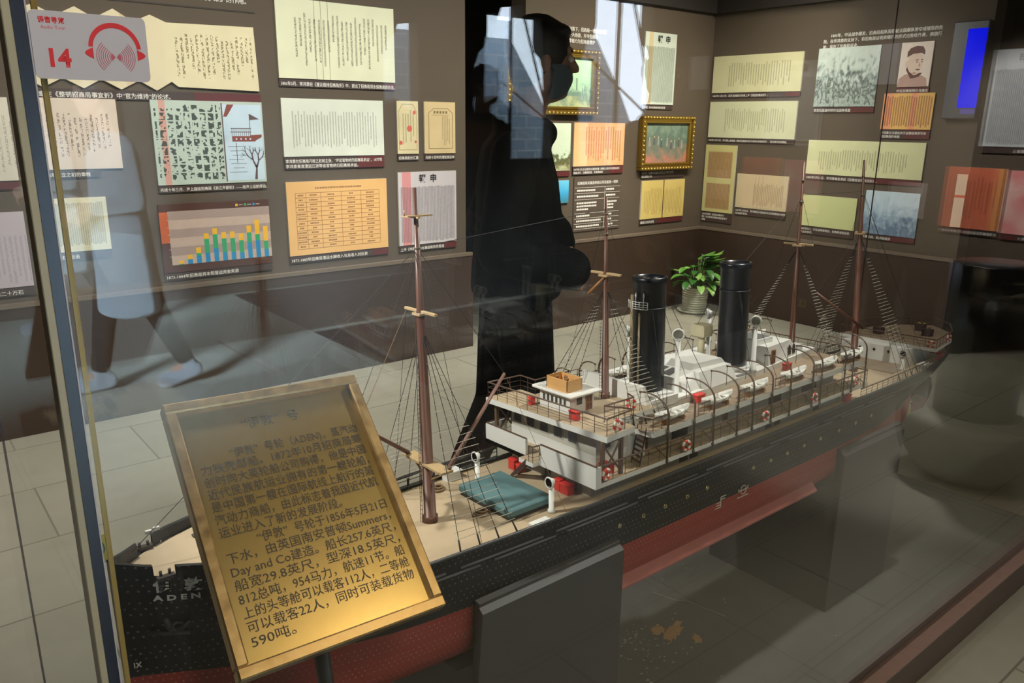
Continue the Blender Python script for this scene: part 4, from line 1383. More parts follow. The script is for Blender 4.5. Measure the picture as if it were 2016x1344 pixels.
def rivet_paint(name, rgb, dot, pitch, rough):
    nt = NT(name)
    oc, u, v, w = nt.obj()
    row = nt.m('DIVIDE', nt.m('ADD', w, 5.0), pitch*1.0)
    rowi = nt.m('FLOOR', row)
    off = nt.m('MULTIPLY', nt.m('FRACT', nt.m('MULTIPLY', rowi, 0.5)), 1.0)
    fu = nt.m('SUBTRACT', nt.m('FRACT', nt.m('ADD', nt.m('DIVIDE', nt.m('ADD', u, 5.0), pitch*1.25), off)), 0.5)
    fv = nt.m('SUBTRACT', nt.m('FRACT', row), 0.5)
    d = nt.m('SQRT', nt.m('ADD', nt.m('MULTIPLY', nt.m('MULTIPLY', fu, fu), 1.5), nt.m('MULTIPLY', fv, fv)))
    r1 = nt.white(nt.m('ADD', nt.m('FLOOR', nt.m('DIVIDE', nt.m('ADD', u, 5.0), pitch*1.25)), nt.m('MULTIPLY', rowi, 37.0)))
    k = nt.m('MULTIPLY', nt.m('LESS_THAN', d, 0.17), nt.m('ADD', 0.25, nt.m('MULTIPLY', r1, 0.75)))
    skip = nt.m('GREATER_THAN', nt.m('FRACT', nt.m('MULTIPLY', rowi, 0.25)), 0.2)
    k = nt.m('MULTIPLY', k, skip)
    n1 = nt.noise(oc, 9.0, 3.0)
    c = lin(rgb)
    col = nt.mix(n1, tuple(q*0.85 for q in c), tuple(q*1.1 for q in c))
    col = nt.mix(nt.m('MULTIPLY', k, 0.55), col, lin(dot))
    nt.bump(nt.m('SUBTRACT', 1.0, nt.m('MINIMUM', nt.m('MULTIPLY', d, 4.0), 1.0)), 0.5, 0.0006)
    return nt.base(col, rough, 0, 0.4)


m_black = rivet_paint('black_hull_paint', (13, 15, 18), (150, 150, 146), 0.0095, 0.4)
m_redh = rivet_paint('red_hull_paint', (146, 50, 40), (206, 160, 140), 0.0080, 0.45)
m_blackp = M('black_rail_paint', (26, 27, 28), 0.4)
m_wht = M('model_white', (216, 217, 212), 0.45, var=0.015)
m_off = M('model_grey_white', (176, 175, 166), 0.5, var=0.02)
m_tan = M('tan_deck', (174, 156, 128), 0.6, var=0.04, scale=50)
m_tan2 = M('brown_deck', (142, 124, 102), 0.6, var=0.05, scale=50)
m_mast = M('mast_brown', (88, 54, 40), 0.4, var=0.1, scale=40)
m_wood = M('varnished_wood', (150, 104, 62), 0.4, var=0.1, scale=60)
m_railb = M('rail_brown', (86, 66, 54), 0.45)
m_pane = M('dark_window', (58, 58, 56), 0.2)
m_redp = M('red_locker_paint', (206, 50, 44), 0.4)
m_fun = M('funnel_black', (22, 25, 31), 0.3)
m_rope = M('black_rigging', (34, 33, 33), 0.7)
m_rat = M('pale_ratline', (176, 172, 156), 0.7)
m_teal = M('teal_tarpaulin', (78, 112, 116), 0.7, var=0.05, scale=60)
m_iron = M('iron_dark', (60, 54, 50), 0.5)
m_cream = M('buff_paint', (206, 158, 96), 0.5)
m_brass = M('porthole_brass', (206, 190, 140), 0.25, 0.8)


def hull():
    xs = [.188, .194, .20, .21, .22, .2355, .236, .25, .262, .2625, .275, .29, .32, .35, .40, .45, .499, .501, .512, .516, .56, .62, .7, .8, .9, 1.0, 1.2, 1.4, 1.6, 1.8, 2.0, 2.15, 2.25, 2.35, 2.42, 2.5, 2.55, 2.6, 2.622, 2.645, 2.67, 2.70, 2.73, 2.76, 2.785, 2.80]
    rows, mids = [], []
    for x in xs:
        b, w = smooth_interp(HALF, x), smooth_interp(WLH, x)
        zc, zw, zb = capz(x), interp(WL, x), interp(BTM, x)
        if .236 <= x <= .262:
            zc -= 0.014
        zw = max(zw, zb+0.012) if zb > .55 else zw
        zw = min(zw, zc-0.02)
        D = zw-zb
        pts = [(b, zc), (b*0.985, zc-0.012)]
        for t in (0.3, 0.55, 0.8):
            pts.append((b*0.985+(w-b*0.985)*t**1.25, zc-0.012+(zw-zc+0.012)*t))
        pts.append((w, zw))
        pts += [(w*0.995, zw-D*0.30), (w*0.97, zw-D*0.58), (w*0.86, zw-D*0.80), (w*0.60, zw-D*0.94), (min(w*0.2, .012), zb), (0.0, zb)]
        rows.append([(x, YC-y, z) for y, z in pts]+[(x, YC+y, z) for y, z in pts[-2::-1]])
    n = len(rows[0])
    mb = MB()
    vs = [p for r in rows for p in r]
    for i in range(len(rows)-1):
        for k in range(n-1):
            mi = 0 if (k < 5 or k >= n-6) else 1
            mb.f.append([i*n+k, (i+1)*n+k, (i+1)*n+k+1, i*n+k+1])
            mb.k.append(mi)
            mb.s.append(4 < i)
    mb.v = vs
    mb.f.append(list(range(n))); mb.k.append(0); mb.s.append(False)
    o = (len(rows)-1)*n
    mb.f.append([o+k for k in range(n)][::-1]); mb.k.append(0); mb.s.append(False)
    return mb


S(hull(), 'hull', [m_black, m_redh])


def outline(x0, x1, inset, n=24, tab=HALF):
    xs = [x0+(x1-x0)*i/n for i in range(n+1)]
    near = [(x, YC-max(0.001, smooth_interp(tab, x)-inset)) for x in xs]
    far = [(x, YC+max(0.001, smooth_interp(tab, x)-inset)) for x in reversed(xs)]
    return near+far


S(MB().prism(outline(.50, 2.79, 0.004), .709, .7155), 'main_deck', [m_tan])
S(MB().prism(outline(.20, .512, 0.006), .795, .801), 'forecastle_deck', [m_tan])
# white break of the forecastle and cap rails
S(MB().box(.506, .512, YC-.125, YC+.125, .7155, .797), 'forecastle_bulkhead', [m_off])
mb = MB()
for s in (-1, 1):
    pts = [(x, YC+s*smooth_interp(HALF, x), capz(x)+0.001) for x in (.52, .56, .62, .7, .8, 1.0, 1.3, 1.6, 1.9, 2.2, 2.4, 2.5, 2.6, 2.68, 2.74, 2.79)]
    mb.tube(pts, 0.0032, 6)
S(mb, 'cap_rail', [M('cap_grey', (70, 72, 74), 0.4)])
mb = MB()
for s in (-1, 1):
    for a, b in ((.19, .236), (.262, .50)):
        xs = [a+(b-a)*i/8 for i in range(9)]
        top = [(x, YC+s*(max(0.002, smooth_interp(HALF, x))), capz(x)) for x in xs]
        bot = [(x, YC+s*(max(0.001, smooth_interp(HALF, x)-0.008)), capz(x)) for x in xs]
        low = [(x, YC+s*(max(0.001, smooth_interp(HALF, x)-0.008)), .801) for x in xs]
        for i in range(8):
            q = [[top[i], top[i+1], bot[i+1], bot[i]], [bot[i], bot[i+1], low[i+1], low[i]]]
            for f in q:
                mb.add(f if s < 0 else f[::-1], [(0, 1, 2, 3)])
S(mb, 'forecastle_bulwark', [m_blackp])
mb = MB()
for s in (-1, 1):
    x = .249
    mb.box(x-.012, x+.012, YC+s*smooth_interp(HALF, x)-.006, YC+s*smooth_interp(HALF, x)+.004, .803, .808)
    for dx in (-.006, .006):
        mb.tube([(x+dx, YC+s*(smooth_interp(HALF, x)-.002), .806), (x+dx, YC+s*(smooth_interp(HALF, x)-.002), .815)], .0022, 6)
S(mb, 'fairlead', [m_iron])

# mouldings along the sides: two broken rows of grey strips
mb = MB()
for z, segs in ((.694, ((.52, .66), (.69, .87), (.90, 1.09), (1.12, 1.31), (1.34, 1.55), (1.58, 1.79), (1.82, 2.02), (2.05, 2.3))), (.6855, ((.60, .73), (.76, .90), (.93, 1.12), (1.15, 1.36), (1.40, 1.62), (1.66, 1.86), (1.9, 2.2)))):
    for a, b in segs:
        for s in (-1, 1):
            pts = []
            for i in range(5):
                x = a+(b-a)*i/4
                bb = smooth_interp(HALF, x)*0.985
                ww = smooth_interp(WLH, x)
                t = (capz(x)-.012-z)/(capz(x)-.012-interp(WL, x))
                pts.append((x, YC+s*(bb+(ww-bb)*max(0, t)**1.25+.0006), z))
            mb.tube(pts, 0.0024, 6)
S(mb, 'side_moulding', [M('moulding_grey', (96, 99, 104), 0.4)])
for s in (-1, 1):
    pts = [(x, YC+s*(smooth_interp(WLH, x)-.006)) for x in (1.068, 1.13, 1.2, 1.3, 1.4, 1.6, 1.72, 1.80)]
    mb = MB()
    for i in range(len(pts)-1):
        (xa, ya), (xb, yb) = pts[i], pts[i+1]
        q0 = [(xa, ya, .530), (xb, yb, .530), (xb, yb+s*.014, .514), (xa, ya+s*.014, .514)]
        q1 = [(xa, ya+s*.002, .520), (xb, yb+s*.002, .520), (xb, yb+s*.014, .510), (xa, ya+s*.014, .510)]
        q0[0] = (xa, ya-s*.004, .536); q0[1] = (xb, yb-s*.004, .536)
        mb.hexa(q1, q0) if s > 0 else mb.hexa(q1[::-1], q0[::-1])
    S(mb, 'bilge_keel', [M('lit_red_keel', (164, 96, 88), 0.5)])  # hull red made paler: light falling on the fin is in the colour


def side_y(x, z):
    bb = smooth_interp(HALF, x)*0.985
    ww = smooth_interp(WLH, x)
    t = (capz(x)-.012-z)/(capz(x)-.012-interp(WL, x))
    return bb+(ww-bb)*max(0, t)**1.25


# portholes
ring = None
for s in (-1, 1):
    for x in (.93, 1.0, 1.07, 1.14, 1.207, 1.28, 1.347, 1.45, 1.52, 1.59, 1.66, 1.735, 1.81, 1.90, 1.99, 2.08):
        if x in (.93, 1.0, 1.45) and s < 0:
            continue
        y = YC+s*(side_y(x, .650)+.0004)
        if ring is None:
            mb = MB().torus((x, y, .650), .0042, .0012, (0, 1, 0), 16, 6)
            ring = S(mb, 'porthole', [m_brass])
            pane = MB().lathe([(0, 0), (.0036, 0)], (x, y, .650), 14, 0, False, (0, s, 0))
            pn = S(pane, 'pane', [M('porthole_glass', (150, 158, 150), 0.15)], ring)
            rx, ry = x, y
        else:
            c = copy_part(ring, x-rx, y-ry, 0)
# load line and draught marks
m_mark = M('mark_white', (222, 218, 206), 0.5)
yl = YC-side_y(1.49, .605)-.0012
mb = MB().torus((1.484, yl, .606), .0105, .0009, (0, 1, 0), 24, 5)
mb.box(1.468, 1.500, yl-.0004, yl+.0008, .6052, .6068).box(1.462, 1.504, yl-.0004, yl+.0008, .5895, .5912).box(1.4655, 1.4675, yl-.0004, yl+.0008, .604, .611).box(1.5005, 1.5025, yl-.0004, yl+.0008, .604, .613)
mb.box(1.398, 1.400, yl-.0004, yl+.0008, .588, .612)
for a, b, z in ((1.400, 1.418, .612), (1.400, 1.414, .606), (1.384, 1.398, .600), (1.382, 1.398, .594), (1.380, 1.398, .588)):
    mb.box(a, b, yl-.0004, yl+.0008, z, z+.0015)
S(mb, 'load_line_mark', [m_mark])


def hull_text(body, size, xc, z, near=True, width=1.0, bold=0.0):
    """letters laid on the bow flare"""
    me = text_mesh(body, size, align='CENTER', bold=bold, extrude=0.0009, width=width, res=2)
    for v in me.vertices:
        x, zz, d = xc+v.co.x, z+v.co.y, v.co.z
        v.co = Vector((x, YC-side_y(x, zz)-0.0009-d, zz))-SO
    me.name = 'hull_lettering'
    me.materials.clear()
    me.materials.append(m_mark)
    o = bpy.data.objects.new('hull_lettering', me)
    COL.objects.link(o)
    o.parent = ship
    return o


hull_text('伊  敦', 0.0225, 0.262, 0.782, bold=0.022)
hull_text('A D E N', 0.0125, 0.260, 0.766, bold=0.03, width=1.25)
hull_text('Ⅸ', 0.011, 0.2055, 0.655, bold=0.01)
# anchor at the bow
mb = MB()
pts = lambda *q: [(x, YC-side_y(x, z)-.005, z) for x, z in q]
mb.tube(pts((.243, .737), (.246, .724), (.252, .713)), [.004, .0045, .005], 8)
mb.tube(pts((.222, .7135), (.245, .7105), (.272, .7085)), [.0035, .003, .0035], 8)
mb.tube(pts((.252, .713), (.262, .718), (.272, .731)), [.005, .004, .0025], 8)
mb.torus((.256, YC-side_y(.256, .722)-.005, .722), .006, .0022, (0, 1, 0), 14, 6)
S(mb, 'anchor', [M('anchor_iron', (52, 54, 54), 0.45)])
# crossed white davit arms, bollards on the forecastle
mb = MB().tube([(.262, 1.178, .801), (.272, 1.185, .823)], .0018, 6).tube([(.276, 1.18, .802), (.262, 1.186, .82)], .0018, 6).box(.268, .277, 1.182, 1.187, .821, .826).box(.257, .266, 1.184, 1.189, .818, .823)
S(mb, 'cat_davit', [m_wht])
b0 = None
for (x, y) in ((.335, 1.165), (.335, 1.065), (.40, 1.03), (.40, 1.20)):
    mb = MB().box(x-.016, x+.016, y-.005, y+.005, .801, .804)
    for dx in (-.009, .009):
        mb.tube([(x+dx, y, .804), (x+dx, y, .811)], .004, 10).tube([(x+dx, y, .811), (x+dx, y, .813)], .005, 10)
    S(mb, 'bollard', [m_iron])
S(MB().tube([(.36, 1.09, .812), (.36, 1.14, .812)], .009, 14).box(.352, .368, 1.088, 1.094, .801, .814).box(.352, .368, 1.136, 1.142, .801, .814), 'windlass', [m_iron])

# stern: rudder, propeller, shaft bracket
mb = MB().slab([(2.662, .492), (2.75, .490), (2.785, .520), (2.662, .528)], YC-.005, YC+.005, 0).slab([(2.662, .5282), (2.785, .5202), (2.80, .55), (2.786, .590), (2.74, .612), (2.662, .605)], YC-.005, YC+.005, 1)
S(mb, 'rudder', [M('rudder_red', (120, 40, 38), 0.45), m_blackp])
mb = MB().lathe([(0, -.016), (.008, -.012), (.010, 0), (.007, .012), (0, .018)], (2.648, YC, .535), 14, 0, True, (1, 0, 0))
pr = S(mb, 'propeller', [m_brass])
for k in range(3):
    a = 0.5+k*2*PI/3
    d = Vector((0, math.cos(a), math.sin(a)))
    e = Vector((0.45, -math.sin(a)*.9, math.cos(a)*.9))
    c = Vector((2.648, YC, .535))
    sec = []
    for t, w_ in ((.008, .006), (.02, .012), (.034, .014), (.046, .009), (.05, .002)):
        p = c+d*t
        sec += [p-e*w_, p+e*w_]
    fs = [(i*2, i*2+1, i*2+3, i*2+2) for i in range(4)]
    off_ = Vector((.0012, 0, 0))
    mb = MB().add([p+off_ for p in sec], fs).add([p-off_ for p in sec], [f[::-1] for f in fs])
    S(mb, 'blade', [m_brass], pr)


# ---------------------------------------------------------------- railings
def rail(path, h, rows=3, gap=0.03, r=0.0011, top=None, posts=True, name='railing', mat=None, parent=None):
    mb = MB()
    for k in range(rows):
        z = h*(k+1)/rows
        rr = (top or r*1.5) if k == rows-1 else r*0.5
        mb.tube([(x, y, zz+z) for x, y, zz in path], rr, 5, smooth=False)
    if posts:
        for (a, b) in zip(path, path[1:]):
            L = (Vector(b)-Vector(a)).length
            n = max(1, int(round(L/gap)))
            for i in range(n+1):
                p = Vector(a).lerp(Vector(b), i/n)
                mb.tube([p, p+Vector((0, 0, h))], r*0.72, 5, smooth=False)
    return S(mb, name, [mat or m_railb], parent)


ZP, ZB, ZU = .766, .832, .857       # promenade, boat and bridge deck surfaces

# fore deck: far side bulwark rail, hatch, boxes
far = [(x, YC+smooth_interp(HALF, x)-.003, .716) for x in (.52, .6, .7, .8, .9, 1.0)]
rail(far, .030, 3, .03, .0016, .0035, mat=m_blackp)
mb = MB().box(.834, .936, 1.016, 1.172, .7155, .7225, 0).box(.831, .939, 1.012, 1.176, .7225, .738, 1, 0.003)
S(mb, 'cargo_hatch', [m_blackp, m_teal])
mb = MB().box(.848, .882, 1.238, 1.258, .7155, .733, 0).box(.845, .885, 1.235, 1.261, .733, .7355, 0)
S(mb, 'deck_box', [m_wht])
S(MB().box(.852, .893, .966, .984, .7155, .7195), 'deck_box', [m_wht])
mb = MB()
for (x, y) in ((.812, 1.075), (.812, 1.22)):
    mb.torus((x, y, .7185), .012, .0028, (0, 0, 1), 16, 6).torus((x+.002, y, .7225), .008, .0024, (0, 0, 1), 14, 6).box(x-.018, x+.016, y-.004, y+.004, .7155, .719)
S(mb, 'rope_coil', [M('hemp', (120, 96, 68), 0.8)])


def vent(x, y, z0, z1, r=.0052, head=.011, face=(-1, 0, 0), name='ventilator'):
    mb = MB().tube([(x, y, z0), (x, y, z0+.006), (x, y, z0+.007), (x, y, z1)], [r*1.5, r*1.4, r, r], 14)
    f = Vector(face).normalized()
    c = Vector((x, y, z1+head*.75))
    mb.tube([(x, y, z1-.002), c+f*head*.05, c+f*head*.5], [r, head*.8, head], 18)
    mb.torus(c+f*head*.5, head*.93, head*.16, f, 22, 6)
    o = S(mb, name, [m_wht])
    S(MB().lathe([(0, .0005), (head*.86, .0005)], c+f*head*.53, 18, 0, False, f), 'mouth', [M('vent_mouth', (150, 146, 134), 0.7)], o)
    return o


vent(.918, .995, .7155, .768)
vent(.890, 1.190, .7155, .768)


def hollow(mb, x0, x1, y0, y1, z0, z1, mi=0):
    return mb.box(x0, x1, y0, y1, z0, z1, mi)


def windows(parent, face, items, w, h, frame=None, d=.0012):
    """small recessed panes on a wall; face = ('x', X) looking forward or ('y', Y) looking to the near side"""
    for (p, z) in items:
        if face[0] == 'x':
            X = face[1]
            mb = MB().box(X-d, X+.0004, p-w/2, p+w/2, z-h/2, z+h/2)
            o = S(mb, 'window', [frame or m_off], parent)
            S(MB().box(X-d-.0004, X-.0002, p-w*.40, p+w*.40, z-h*.40, z+h*.40), 'pane', [m_pane], o)
        else:
            Y = face[1]
            mb = MB().box(p-w/2, p+w/2, Y-d, Y+.0004, z-h/2, z+h/2)
            o = S(mb, 'window', [frame or m_off], parent)
            S(MB().box(p-w*.40, p+w*.40, Y-d-.0004, Y-.0002, z-h*.40, z+h*.40), 'pane', [m_pane], o)


def door(parent, face, p, z0, w=.017, h=.036):
    if face[0] == 'y':
        Y = face[1]
        o = S(MB().box(p-w/2, p+w/2, Y-.0016, Y, z0, z0+h), 'door', [m_wood], parent)
        mb = MB()
        for dx in (-.22, .22):
            for (a, b) in ((.08, .40), (.5, .92)):
                mb.box(p+w*(dx-.14), p+w*(dx+.14), Y-.0020, Y-.0015, z0+h*a, z0+h*b)
        S(mb, 'door_panel', [M('door_dark', (96, 66, 36), 0.4)], o)
    return o


def locker(x, y, z, sx=.012, sy=.008, h=.016, name='red_locker'):
    mb = MB().box(x-sx, x+sx, y-sy, y+sy, z, z+h*.8, 0, .001).box(x-sx-.001, x+sx+.001, y-sy-.001, y+sy+.001, z+h*.8, z+h, 0, .001)
    return S(mb, name, [m_redp])


# deck house under the promenade
house = S(MB().box(1.020, 1.93, .992, 1.238, .7155, .757), 'deck_house', [m_off])
mb = MB()
for y in (1.035, 1.02, 1.215, 1.227):
    mb.box(1.0192, 1.0202, y-.0008, y+.0008, .7165, .756)
for x in (1.05, 1.22, 1.40, 1.58, 1.76):
    mb.box(x-.0008, x+.0008, .9912, .9922, .7165, .756)
S(mb, 'panel_joint', [M('joint_grey', (140, 138, 126), 0.6)], house)
windows(house, ('x', 1.020), [(1.062, .744), (1.078, .744), (1.094, .744), (1.178, .744), (1.194, .744), (1.154, .744)], .0095, .014, m_wht)
S(MB().box(1.0185, 1.0205, 1.112, 1.128, .7165, .752), 'door', [m_pane], house)
for x in (1.30, 1.335, 1.62, 1.655, 1.83):
    S(MB().box(x-.014, x+.014, .9912, .9925, .7165, .755), 'side_opening', [M('opening_black', (20, 20, 20), 0.7)], house)
for (y, sx, sy, hh) in ((1.205, .008, .010, .024), (1.183, .007, .008, .018), (1.060, .008, .008, .025), (1.038, .009, .012, .022)):
    locker(.998, y, .7155, sx, sy, hh)
locker(1.955, .975, .7155, .012, .006, .02)
S(MB().box(1.935, 1.99, .985, 1.245, .7155, .757), 'deck_house', [m_wht])

# promenade deck with white edge, wing bulwarks and the stepped landing
near, farY = .945, 1.285
poly = [(1.0, near), (2.0, near), (2.0, farY), (.985, farY), (.985, 1.150), (.967, 1.150), (.967, 1.106), (.985, 1.106)]
S(MB().prism(poly, .757, .766, 0, 1, 1), 'promenade_deck', [m_tan, m_wht])
mb = MB()
mb.box(.985, .991, near, 1.106, .757, .800).box(.985, .991, 1.150, farY, .757, .800)
mb.box(.991, 1.0, near, near+.003, .757, .800)
mb.box(.991, 1.04, farY-.005, farY, .757, .800)
S(mb, 'wing_bulwark', [m_wht])
rail([(.988, near, .789), (.988, 1.106, .789)], .0125, 1, 1, .0011, .0019, False)
rail([(.988, 1.150, .789), (.988, farY, .789), (1.04, farY, .789)], .0125, 1, 1, .0011, .0019, False)
rail([(.985, 1.106, .766), (.968, 1.107, .766), (.968, 1.120, .766)], .034, 3, .02, .0009, .0018)


def ladder(a, b, wvec, n, name='ladder', mat=None, tread=None):
    a, b, w = Vector(a), Vector(b), Vector(wvec)
    mb = MB()
    t = (b-a).normalized()
    up = Vector((0, 0, 1))
    for s in (-1, 1):
        p, q = a+w*s*.5, b+w*s*.5
        e = up*.0045
        f = w.normalized()*.0012
        mb.hexa([p-e-f, p-e+f, p+e+f, p+e-f], [q-e-f, q-e+f, q+e+f, q+e-f])
    o = S(mb, name, [mat or M('ladder_umber', (66, 44, 40), 0.45)])
    mb = MB()
    fwd = Vector((t.x, t.y, 0)).normalized()*.0035
    for i in range(n):
        c = a.lerp(b, (i+.6)/(n+.2))
        mb.hexa([c-w*.46-fwd, c+w*.46-fwd, c+w*.46+fwd, c-w*.46+fwd], [c-w*.46-fwd+up*.0012, c+w*.46-fwd+up*.0012, c+w*.46+fwd+up*.0012, c-w*.46+fwd+up*.0012])
    S(mb, 'tread', [tread or M('tread_umber', (96, 70, 62), 0.45)], o)
    return o


ladder((.975, 1.175, .717), (.977, 1.128, .764), (.019, 0, 0), 7)

# bridge house between promenade and bridge deck
bh = S(MB().box(1.040, 1.150, 1.0, 1.262, .766, .846), 'bridge_house', [M('bridge_grey', (188, 186, 174), 0.5, var=0.02), m_off])
S(MB().box(1.0392, 1.151, .9992, 1.2628, .766, .792), 'house_base', [m_wht], bh)
windows(bh, ('x', 1.040), [(1.240-.0435*i, .8155) for i in range(5)], .0295, .028, m_off)
windows(bh, ('y', 1.0), [(1.068, .8155)], .026, .026, m_off)
S(MB().box(1.150, 1.93, 1.005, 1.225, .766, .820), 'promenade_house', [m_off])
S(MB().box(1.13, 1.16, .998, 1.23, .766, .846), 'house_end', [m_wht])
ph_ = S(MB().box(1.160, 1.166, .985, 1.005, .766, .820), 'house_corner', [m_wht])
door(ph_, ('y', 1.0045), 1.186, .767, .020, .046)
for x in (1.30, 1.66):
    S(MB().box(x-.026, x+.026, 1.0036, 1.006, .768, .818), 'house_opening', [M('opening_black')])
for x in (1.46,):
    door(ph_, ('y', 1.0045), x, .767, .017, .036)
S(MB().box(1.78, 1.845, 1.0036, 1.006, .77, .816), 'house_opening', [M('opening_black')])
locker(1.045, .976, .766, .010, .012, .020)

# bridge deck
poly = [(1.010, .942), (1.096, .950), (1.096, 1.000), (1.215, 1.000), (1.215, 1.235), (1.085, 1.235), (1.085, 1.285), (.992, 1.291)]
S(MB().prism(poly, .845, ZU, 0, 1, 1), 'bridge_deck', [m_tan, m_wht])
zr = ZU
rail([(.996, 1.288, zr), (1.013, .945, zr), (1.094, .953, zr)], .034, 3, .03, .0010, .0018)
rail([(1.094, .953, zr), (1.066, 1.004, zr)], .034, 3, .03, .0010, .0018)
rail([(1.066, 1.004, zr), (1.150, 1.004, zr), (1.16, 1.03, zr)], .034, 3, .03, .0010, .0018)
rail([(.996, 1.288, zr), (1.083, 1.282, zr), (1.083, 1.232, zr), (1.21, 1.232, zr), (1.212, 1.08, zr)], .034, 3, .03, .0010, .0018)
ladder((1.118, .967, .768), (1.142, .973, .836), (.005, .027, 0), 7)
# timber trusses holding up the bridge wings
for (x, y0, y1) in ((1.018, .95, .99), (1.080, .955, .995), (1.02, 1.245, 1.28)):
    pass
mb = MB()
for (xa, ya) in ((1.012, .955), (1.062, .955), (1.010, 1.277), (1.055, 1.277)):
    mb.box(xa-.0035, xa+.0035, ya-.0035, ya+.0035, .766, .845)
for ya in (.955, 1.277):
    mb.tube([(1.012, ya, .772), (1.062, ya, .838)], .0022, 5, smooth=False).tube([(1.012, ya, .838), (1.062, ya, .772)], .0022, 5, smooth=False)
mb.box(1.010, 1.064, .953, .957, .838, .845).box(1.008, 1.057, 1.275, 1.279, .838, .845)
S(mb, 'wing_truss', [M('truss_brown', (100, 78, 56), 0.5)])

# wheelhouse with its buff chart box on the roof
wh = S(MB().box(1.045, 1.112, 1.080, 1.172, ZU, .897), 'wheelhouse', [m_wht])
S(MB().box(1.030, 1.118, 1.060, 1.182, .897, .9035, 0, .002), 'roof', [m_wht], wh)
windows(wh, ('x', 1.045), [(1.158-.0127*i, .880) for i in range(6)], .0078, .0175, m_wht, .0008)
windows(wh, ('y', 1.080), [(1.070, .882)], .019, .018, m_wht)
door(wh, ('y', 1.080), 1.098, ZU+.001, .018, .036)
mb = MB()
x0, x1, y0, y1 = 1.040, 1.082, 1.083, 1.146
mb.box(x0, x1, y0, y1, .9035, .9055)
for (a, b, c, d) in ((x0, x1, y0, y0+.0018), (x0, x1, y1-.0018, y1), (x0, x0+.0018, y0, y1), (x1-.0018, x1, y0, y1)):
    mb.box(a, b, c, d, .9055, .9285)
cb = S(mb, 'compass_enclosure', [m_cream])
mb = MB()
for (x, y) in ((1.055, 1.10), (1.066, 1.115), (1.055, 1.13)):
    mb.tube([(x, y, .9055), (x, y, .924)], .0035, 8).ball((x, y, .926), .0045, 8)
S(mb, 'binnacle', [M('binnacle_brown', (120, 84, 52), 0.4)], cb)
locker(1.034, 1.055, ZU, .007, .010, .02)
locker(1.033, 1.185, ZU, .006, .005, .018)

# boat deck
poly = [(1.150, .948), (1.96, .948), (1.96, 1.282), (1.150, 1.282), (1.135, 1.25), (1.135, .985)]
S(MB().prism(poly, .819, ZB, 0, 1, 1), 'boat_deck', [m_tan2, m_wht])
S(MB().prism([(1.155, 1.012), (1.69, 1.046), (1.95, 1.075), (1.95, 1.155), (1.69, 1.19), (1.155, 1.222)], ZB, .846, 0, 0, 0), 'casing_base', [m_wht])
mb = MB().slab([(1.208, .846), (1.34, .846), (1.34, .853), (1.262, .868), (1.262, .893), (1.208, .893)], 1.012, 1.20)
S(MB().hexa([(1.205, 1.012, .846), (1.215, 1.012, .846), (1.215, 1.21, .846), (1.205, 1.21, .846)], [(1.205, 1.03, .895), (1.215, 1.03, .895), (1.215, 1.21, .895), (1.205, 1.21, .895)]).box(1.215, 1.30, 1.012, 1.018, .846, .866).box(1.262, 1.40, 1.020, 1.205, .846, .852), 'funnel_screen', [m_wht])
# engine casing with skylight between the funnels
mb = MB()
mb.hexa([(1.345, 1.025, .846), (1.405, 1.030, .846), (1.405, 1.205, .846), (1.345, 1.205, .846)], [(1.352, 1.055, .878), (1.405, 1.055, .886), (1.405, 1.19, .886), (1.352, 1.19, .878)])
mb.hexa([(1.405, 1.028, .846), (1.545, 1.036, .846), (1.545, 1.20, .846), (1.405, 1.20, .846)], [(1.405, 1.042, .886), (1.535, 1.050, .882), (1.535, 1.18, .882), (1.405, 1.18, .886)])
mb.slab([(1.405, .886), (1.535, .882), (1.52, .896), (1.42, .899)], 1.065, 1.165)
ec = S(mb, 'engine_casing', [m_wht])
mb = MB()
for i in range(3):
    y = 1.085+i*.034
    mb.add([(1.358, y, .8793+.0004), (1.398, y, .8853+.0004), (1.398, y+.026, .8853+.0004), (1.358, y+.026, .8793+.0004)], [(0, 1, 2, 3)])
S(mb, 'skylight', [M('skylight_pane', (96, 98, 98), 0.25)], ec)
for a, b in ((1.36, 1.40), (1.555, 1.63)):
    S(MB().box(a, b, 1.040 if a > 1.5 else 1.026, 1.052 if a > 1.5 else 1.034, .8462, .8474), 'grating', [M('grating_grey', (104, 104, 104), 0.6)])
# after casing
ac = S(MB().hexa([(1.695, 1.050, .846), (1.855, 1.070, .846), (1.855, 1.165, .846), (1.695, 1.185, .846)], [(1.695, 1.055, .893), (1.83, 1.076, .888), (1.83, 1.16, .888), (1.695, 1.18, .893)])
       .box(1.855, 1.905, 1.085, 1.15, .846, .862).box(1.69, 1.76, 1.085, 1.155, .89, .906), 'after_casing', [m_wht])
S(MB().box(1.69, 1.755, 1.09, 1.15, .906, .9075), 'grating', [M('grating_grey')], ac)
door(ac, ('y', 1.0515), 1.715, .848, .017, .036)
for x in (1.81, 1.835):
    mb = MB().add([(x-.008, 1.0635+(x-1.81)*.12, .852), (x+.008, 1.0655+(x-1.81)*.12, .852), (x+.008, 1.0665+(x-1.81)*.12, .872), (x, 1.0672+(x-1.81)*.12, .880), (x-.008, 1.0645+(x-1.81)*.12, .872)], [(0, 1, 2, 3, 4)])
    S(mb, 'arched_window', [m_pane], ac)
S(MB().box(1.600, 1.69, 1.07, 1.16, .846, .851), 'funnel_plinth', [m_wht])
locker(1.372, 1.012, ZB, .014, .007, .018)
locker(1.742, 1.028, ZB, .011, .007, .018)


